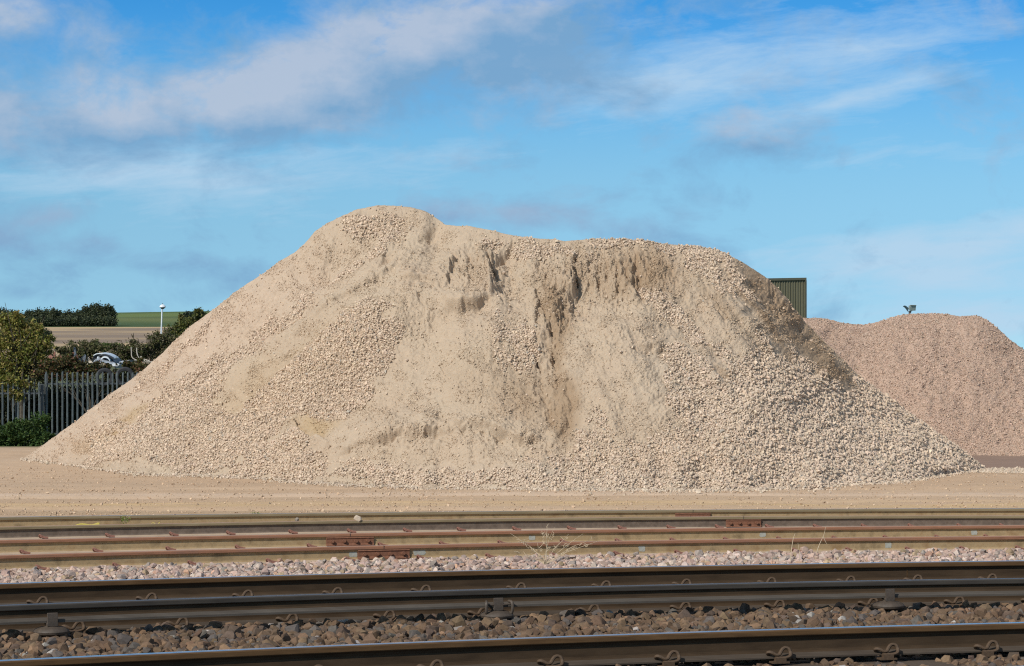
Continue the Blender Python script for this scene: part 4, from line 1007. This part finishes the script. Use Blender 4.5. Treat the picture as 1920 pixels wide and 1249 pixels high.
# floodlight mast behind the pink pile
DFL=150; q=P(1705,587,DFL); fl=empty('floodlight_mast',(q[0],DFL,0)); tag(fl,'pair of grey-green floodlights on a mast poking up behind the pink heap','floodlight')
MB().tube([(0,0,0),(0,0,q[2]+.1)],[.07,.05],8).build('mast',M['post'],fl,smooth=True)
zt=q[2]+.12
MB().box((.02,0,zt),(.30,.05,.04)).tube([(.08,0,zt),(.08,0,zt-.14)],.035,8).build('bracket',M['post'],fl)
def flood(dx,mat,rz,ry,w,label=None):
    b=MB(); hw=w/2; V=[(-hw,-.14,-.17),(hw,-.14,-.15),(hw,-.14,.19),(-hw,-.14,.19),(-hw*.75,.16,-.10),(hw*.75,.16,-.10),(hw*.75,.16,.12),(-hw*.75,.16,.12)]
    b.add(V,[[0,1,2,3],[4,5,6,7],[0,1,5,4],[1,2,6,5],[2,3,7,6],[3,0,4,7]]); b.box((0,-.15,.20),(w*1.05,.10,.02)); b.box((hw+.03,0,0),(.03,.06,.22))
    o=b.build('lamp_housing',M[mat],fl,bevel=.012); o.location=(dx,0,zt+.20); o.rotation_euler=(.2,ry,rz)
    return o
flood(.16,'flood',.35,0,.42,None)
b=MB(); b.add([(-.36,0,.10),(-.30,0,.16),(-.20,0,.14),(-.06,0,.02),(-.05,0,-.10),(-.10,0,-.18),(-.15,0,-.08),(-.26,0,.04)]+[(-.36,.26,.10),(-.30,.26,.16),(-.20,.26,.14),(-.06,.26,.02),(-.05,.26,-.10),(-.10,.26,-.18),(-.15,.26,-.08),(-.26,.26,.04)],
   [list(range(8)),[8+k for k in range(8)][::-1]]+[[k,(k+1)%8,8+(k+1)%8,8+k] for k in range(8)])
o=b.build('lamp_housing',M['flood_dark'],fl,bevel=.008); o.location=(-.02,-.1,zt+.19)
# shed
DB=140; a=P(1330,524,DB); b_=P(1514,519.5,DB-1.0); H_=a[2]
shed=empty('cladding_shed',(b_[0],DB,0)); tag(shed,'olive-green corrugated shed, tall blank wall with a right-angled corner, behind the beige heap','shed')
pitch=.147; n=int((b_[0]-a[0])/pitch); V=[];Fc=[]
xs_=[];ds=[]
for k in range(n):
    x0=-k*pitch
    for (dx,dd) in ((0,0),(-.045,0),(-.065,.05),(-.125,.05),(-.147,0)): xs_.append(x0+dx); ds.append(dd)
m=len(xs_)
for zz in (0,1):
    for x_,d_ in zip(xs_,ds): V.append((x_,d_ ,0 if zz==0 else (b_[2]+(a[2]-b_[2])*(-x_)/(b_[0]-a[0]))-.12))
Fc=[[k,k+1,m+k+1,m+k] for k in range(m-1)]
W=b_[0]-a[0]
MB().add(V,Fc).build('front_wall',M['clad'],shed)
MB().add([(0,.06,0),(0,14,0),(0,14,b_[2]-.12),(0,.06,b_[2]-.12)],[[0,1,2,3]]).add([(-W,.06,0),(-W,14,0),(-W,14,a[2]-.12),(-W,.06,a[2]-.12)],[[0,1,2,3]]).add([(-W,14,0),(0,14,0),(0,14,b_[2]-.12),(-W,14,a[2]-.12)],[[0,1,2,3]]).build('side_wall',M['clad'],shed)
R_=None
mb=MB(); mb.add([(.06,-.08,b_[2]-.14),(-W,-.08,a[2]-.14),(-W,-.08,a[2]),(.06,-.08,b_[2]),(.06,14.1,b_[2]-.14),(-W,14.1,a[2]-.14),(-W,14.1,a[2]),(.06,14.1,b_[2])],[[0,1,2,3],[4,5,6,7],[0,1,5,4],[3,2,6,7],[0,3,7,4],[1,2,6,5]]); mb.build('roof',M['clad_trim'],shed)
MB().box((.02,-.03,(b_[2]-.15)/2),(.10,.10,b_[2]-.15)).build('corner_trim',M['clad_trim'],shed)
# houses beyond
def house(px,D,w,zr,label,s):
    p_=P(px,0,D); z0=float(terrain(np.array([p_[0]]),np.array([float(D)]))[0])-.3; h=zr-z0
    e=empty('house',(p_[0],D,z0)); tag(e,label,'house')
    MB().box((0,3,(h-2)/2),(w,6,h-2)).build('wall',M['housewall'],e)
    r_=MB().add([(-w/2-.3,-.3,h-2),(w/2+.3,-.3,h-2),(w/2+.3,6.3,h-2),(-w/2-.3,6.3,h-2),(-w/2+1.2*s,3,h),(w/2-1.2*s,3,h)],[[0,1,5,4],[2,3,4,5],[1,2,5],[3,0,4],[0,3,2,1]]).build('roof',M['roof'],e)
    MB().box((w*.2,3,h+.2),(.6,.6,1.0)).build('chimney',M['roof'],r_)
    for k in (-1,1):
        f=MB().box((k*w*.25,-.03,h-3),(1.1,.08,1.0)).build('window',M['white'],e); MB().box((k*w*.25,-.08,h-3),(.9,.04,.8)).build('pane',M['pane'],f)
house(112,640,2.8,6.6,'white-walled house with a red roof, beyond the brown shrub','1' and 1)
house(94,700,3.4,6.6,'red-roofed house, left of the white-walled one, partly behind the yellow-green tree',1)

# ------------------------------------------------------------------ camera
cam=bpy.data.cameras.new('camera'); co=bpy.data.objects.new('camera',cam); COL.objects.link(co)
co.location=(0,0,EYE); co.rotation_euler=(math.radians(90),0,0)
cam.sensor_width=36; cam.lens=F/1920*36; cam.shift_y=(HZ-624.5)/1920; cam.clip_start=.1; cam.clip_end=12000
SC.camera=co
# ------------------------------------------------------------------ light
SUN_EL=math.radians(38); SUN_A=math.radians(41)
sv=Vector((-math.sin(SUN_A)*math.cos(SUN_EL),-math.cos(SUN_A)*math.cos(SUN_EL),math.sin(SUN_EL)))
sl_=bpy.data.lights.new('sun','SUN'); sl_.energy=3.8; sl_.angle=math.radians(.53); sl_.color=(1,.955,.88)
so=bpy.data.objects.new('sun',sl_); COL.objects.link(so); so.rotation_euler=sv.to_track_quat('Z','Y').to_euler(); so.location=(-20,-20,30)
w=bpy.data.worlds.new('World'); SC.world=w; w.use_nodes=True; nt=w.node_tree; N_=nt.nodes; Lk=nt.links
bg=N_['Background']
class Nd:
    def __init__(s,o): s.o=o
def val(x): return x.o if isinstance(x,Nd) else x
def mth(op,a,b=None,c=None,clamp=False):
    n=N_.new('ShaderNodeMath'); n.operation=op; n.use_clamp=clamp
    for i_,v in enumerate((a,b,c)):
        if v is None: continue
        v=val(v)
        if isinstance(v,(int,float)): n.inputs[i_].default_value=v
        else: Lk.new(v,n.inputs[i_])
    return Nd(n.outputs[0])
tc=N_.new('ShaderNodeTexCoord'); sp=N_.new('ShaderNodeSeparateXYZ'); Lk.new(tc.outputs['Generated'],sp.inputs[0])
dx,dy,dz=Nd(sp.outputs[0]),Nd(sp.outputs[1]),Nd(sp.outputs[2])
az=mth('ARCTAN2',dx,dy); el=mth('ARCSINE',dz)      # heading and elevation on the sky dome
ax=mth('MULTIPLY_ADD',az,4.5,0.0); ey=mth('MULTIPLY',el,4.5)   # ~ thousands of photo pixels, from centre / above horizon
# sky vector: lift the low band so its blue deepens as fast as in the photograph
zz=mth('MULTIPLY_ADD',dz,2.2,.085); cv=N_.new('ShaderNodeCombineXYZ')
for i_,v in enumerate((dx,dy,zz)): Lk.new(v.o,cv.inputs[i_])
nv=N_.new('ShaderNodeVectorMath'); nv.operation='NORMALIZE'; Lk.new(cv.outputs[0],nv.inputs[0])
sky=N_.new('ShaderNodeTexSky'); sky.sky_type='NISHITA'; sky.sun_disc=False; sky.sun_elevation=SUN_EL; sky.sun_rotation=math.radians(221)
sky.air_density=1.0; sky.dust_density=.3; sky.ozone_density=1.6; Lk.new(nv.outputs[0],sky.inputs[0])
SKYS=.15
tint=N_.new('ShaderNodeMix'); tint.data_type='RGBA'; tint.blend_type='MULTIPLY'; tint.inputs[0].default_value=1; Lk.new(sky.outputs[0],tint.inputs[6]); tint.inputs[7].default_value=(.86,1.38,1.36,1)
tr=N_.new('ShaderNodeValToRGB'); Lk.new(mth('MULTIPLY',el,2.5).o,tr.inputs[0]); tr.color_ramp.interpolation='B_SPLINE'
_st=[(0.0,(.88,.71,.76)),(.08,(.92,.76,.80)),(.195,(1.35,1.10,1.0)),(.30,(.85,1.12,1.25)),(.385,(.26,.88,1.36)),(.6,(.45,.90,1.15)),(1.0,(.7,.95,1.05))]
while len(tr.color_ramp.elements)<len(_st): tr.color_ramp.elements.new(.5)
for _e,(_p,_c) in zip(tr.color_ramp.elements,_st): _e.position=_p; _e.color=(*[k/1.4 for k in _c],1)
tint2=N_.new('ShaderNodeMix'); tint2.data_type='RGBA'; tint2.blend_type='MULTIPLY'; tint2.inputs[0].default_value=1; Lk.new(tint.outputs[2],tint2.inputs[6]); Lk.new(tr.outputs[0],tint2.inputs[7]); tint=tint2
def noise_v(sx,sy,scale,detail,rough,ofs=0,warp=None,rot=0):
    a=mth('MULTIPLY',ax,sx); b=mth('MULTIPLY',ey,sy)
    if rot:
        c_,s_=math.cos(rot),math.sin(rot)
        A1=mth('ADD',mth('MULTIPLY',ax,c_),mth('MULTIPLY',ey,s_)); B1=mth('SUBTRACT',mth('MULTIPLY',ey,c_),mth('MULTIPLY',ax,s_))
        a=mth('MULTIPLY',A1,sx); b=mth('MULTIPLY',B1,sy)
    c=N_.new('ShaderNodeCombineXYZ'); Lk.new(a.o,c.inputs[0]); Lk.new(b.o,c.inputs[1]); c.inputs[2].default_value=ofs
    n=N_.new('ShaderNodeTexNoise'); n.inputs['Scale'].default_value=scale; n.inputs['Detail'].default_value=detail; n.inputs['Roughness'].default_value=rough; n.inputs['Distortion'].default_value=warp or 0
    Lk.new(c.outputs[0],n.inputs['Vector']); return Nd(n.outputs['Fac'])
wn1=noise_v(1,1.4,3.0,3,.5,3.1); wn2=noise_v(1,1.4,3.0,3,.5,8.7)
wxn=mth('MULTIPLY_ADD',mth('SUBTRACT',wn1,.5),.16,ax); wyn=mth('MULTIPLY_ADD',mth('SUBTRACT',wn2,.5),.10,ey)
SHIFT=0.
def ell(cx,cy,rx,ry,rot,w_):
    cy=cy+SHIFT
    cx=(cx-960)/1000.; cy=(693-cy)/1000.; rx/=1000.; ry*=.0012; a=math.radians(-rot)
    X_=mth('SUBTRACT',wxn,cx); Y_=mth('SUBTRACT',wyn,cy)
    U=mth('ADD',mth('MULTIPLY',X_,math.cos(a)/rx),mth('MULTIPLY',Y_,math.sin(a)/rx))
    W_=mth('SUBTRACT',mth('MULTIPLY',Y_,math.cos(a)/ry),mth('MULTIPLY',X_,math.sin(a)/ry))
    d=mth('ADD',mth('MULTIPLY',U,U),mth('MULTIPLY',W_,W_)); e=mth('POWER',2.718,mth('MULTIPLY',d,-1.0)); return mth('MULTIPLY',e,w_)
def total(L):
    s=None
    for q_ in L:
        e=ell(*q_); s=e if s is None else mth('ADD',s,e)
    return s
CUML=([(200,208,180,72,0,.95),(420,198,215,80,-8,.95),(600,130,170,75,-25,.85),(800,70,230,75,-12,.95),(1020,60,210,95,10,.85),(960,160,130,60,20,.5),(60,60,150,55,8,.7),(330,240,300,52,-3,.6),(500,170,160,60,-20,.5),(800,110,200,60,-12,.5),(0,210,60,70,0,.55),
           (1340,258,115,34,-12,.85),(1500,262,90,36,0,.35),(300,494,110,20,0,.95),(430,535,80,20,-8,.85),(440,499,90,16,0,.75),(1010,410,190,24,2,.9),(10,438,60,24,0,.8),(110,514,80,18,0,.7),(150,470,80,14,0,.6),(95,400,60,22,0,.6),(60,545,120,10,0,.5),(1880,20,70,45,0,.5),(90,405,120,14,0,.3)])
cum=total(CUML); SHIFT=46.; cum_up=total(CUML[:13]); SHIFT=0.; cum_b=cum
cir=total([(1420,115,330,80,-8,.72),(1700,80,260,50,-9,.62),(1250,150,200,40,-3,.45),(1560,205,280,26,-8,.68),(1780,290,260,20,-4,.62),(1650,185,160,12,-10,.4),(650,310,260,45,0,.65),(330,345,260,50,6,.85),(160,340,220,30,0,.6),(1720,508,340,30,0,1.2),(1830,440,260,32,-6,1.2),(1700,460,200,14,0,.5),(1860,600,260,34,0,1.3),(1650,565,280,20,0,.5),(1150,150,200,50,-5,.5),(850,300,120,30,0,.4)])
nA=noise_v(1,1.5,5.5,9,.62,1.2,.3); nB=noise_v(.9,4.0,7.0,12,.66,5.2,.35,rot=.10)
dC=mth('MULTIPLY_ADD',mth('SUBTRACT',nA,.5),2.3,mth('SUBTRACT',mth('DIVIDE',cum,mth('MULTIPLY_ADD',cum,.55,1.0)),.06)); dC=mth('MULTIPLY',dC,1.45,clamp=True)
dC=mth('MULTIPLY',mth('POWER',dC,1.1),.90)
dB=mth('MULTIPLY_ADD',mth('SUBTRACT',nB,.5),2.0,mth('SUBTRACT',cir,.30)); dB=mth('MULTIPLY',mth('MULTIPLY',dB,.85,clamp=True),.72)
# cloud brightness: lit upper-left parts, grey bases
nS=noise_v(1,1.6,5.0,8,.6,1.7)
# the clouds' tops catch the sun, their bases are grey: compare the bank with itself a little higher up
sh=mth('ADD',mth('MULTIPLY',mth('SUBTRACT',nS,.5),3.0),mth('MULTIPLY_ADD',mth('SUBTRACT',cum_b,cum_up),.75,mth('MULTIPLY_ADD',cum_b,.10,.22)),clamp=True)
sh=mth('MULTIPLY',sh,mth('MULTIPLY_ADD',ey,4.0,-.75,clamp=True))
cc=N_.new('ShaderNodeMix'); cc.data_type='RGBA'; Lk.new(sh.o,cc.inputs[0]); cc.inputs[6].default_value=(.20/SKYS,.38/SKYS,.60/SKYS,1); cc.inputs[7].default_value=(.47/SKYS,.55/SKYS,.68/SKYS,1)
m1=N_.new('ShaderNodeMix'); m1.data_type='RGBA'; Lk.new(dB.o,m1.inputs[0]); Lk.new(tint.outputs[2],m1.inputs[6]); m1.inputs[7].default_value=(.50/SKYS,.665/SKYS,.83/SKYS,1)
m2=N_.new('ShaderNodeMix'); m2.data_type='RGBA'; Lk.new(dC.o,m2.inputs[0]); Lk.new(m1.outputs[2],m2.inputs[6]); Lk.new(cc.outputs[2],m2.inputs[7])
m3=N_.new('ShaderNodeMix'); m3.data_type='RGBA'; hi=mth('MULTIPLY',mth('MULTIPLY_ADD',el,6.0,-1.2,clamp=True),.5)  # unseen pale cover high on the dome, added to whiten the ambient light
Lk.new(hi.o,m3.inputs[0]); Lk.new(m2.outputs[2],m3.inputs[6]); m3.inputs[7].default_value=(.48/SKYS,.46/SKYS,.45/SKYS,1); Lk.new(m3.outputs[2],bg.inputs[0]); bg.inputs[1].default_value=SKYS
# ------------------------------------------------------------------ render
SC.view_settings.view_transform='Standard'; SC.view_settings.look='None'; SC.view_settings.exposure=0; SC.view_settings.gamma=1; SC.view_settings.use_curve_mapping=False
SC.render.engine='CYCLES'; SC.cycles.max_bounces=5; SC.cycles.diffuse_bounces=3; SC.cycles.use_denoising=False; SC.cycles.pixel_filter_type='BLACKMAN_HARRIS'; SC.cycles.filter_width=1.15
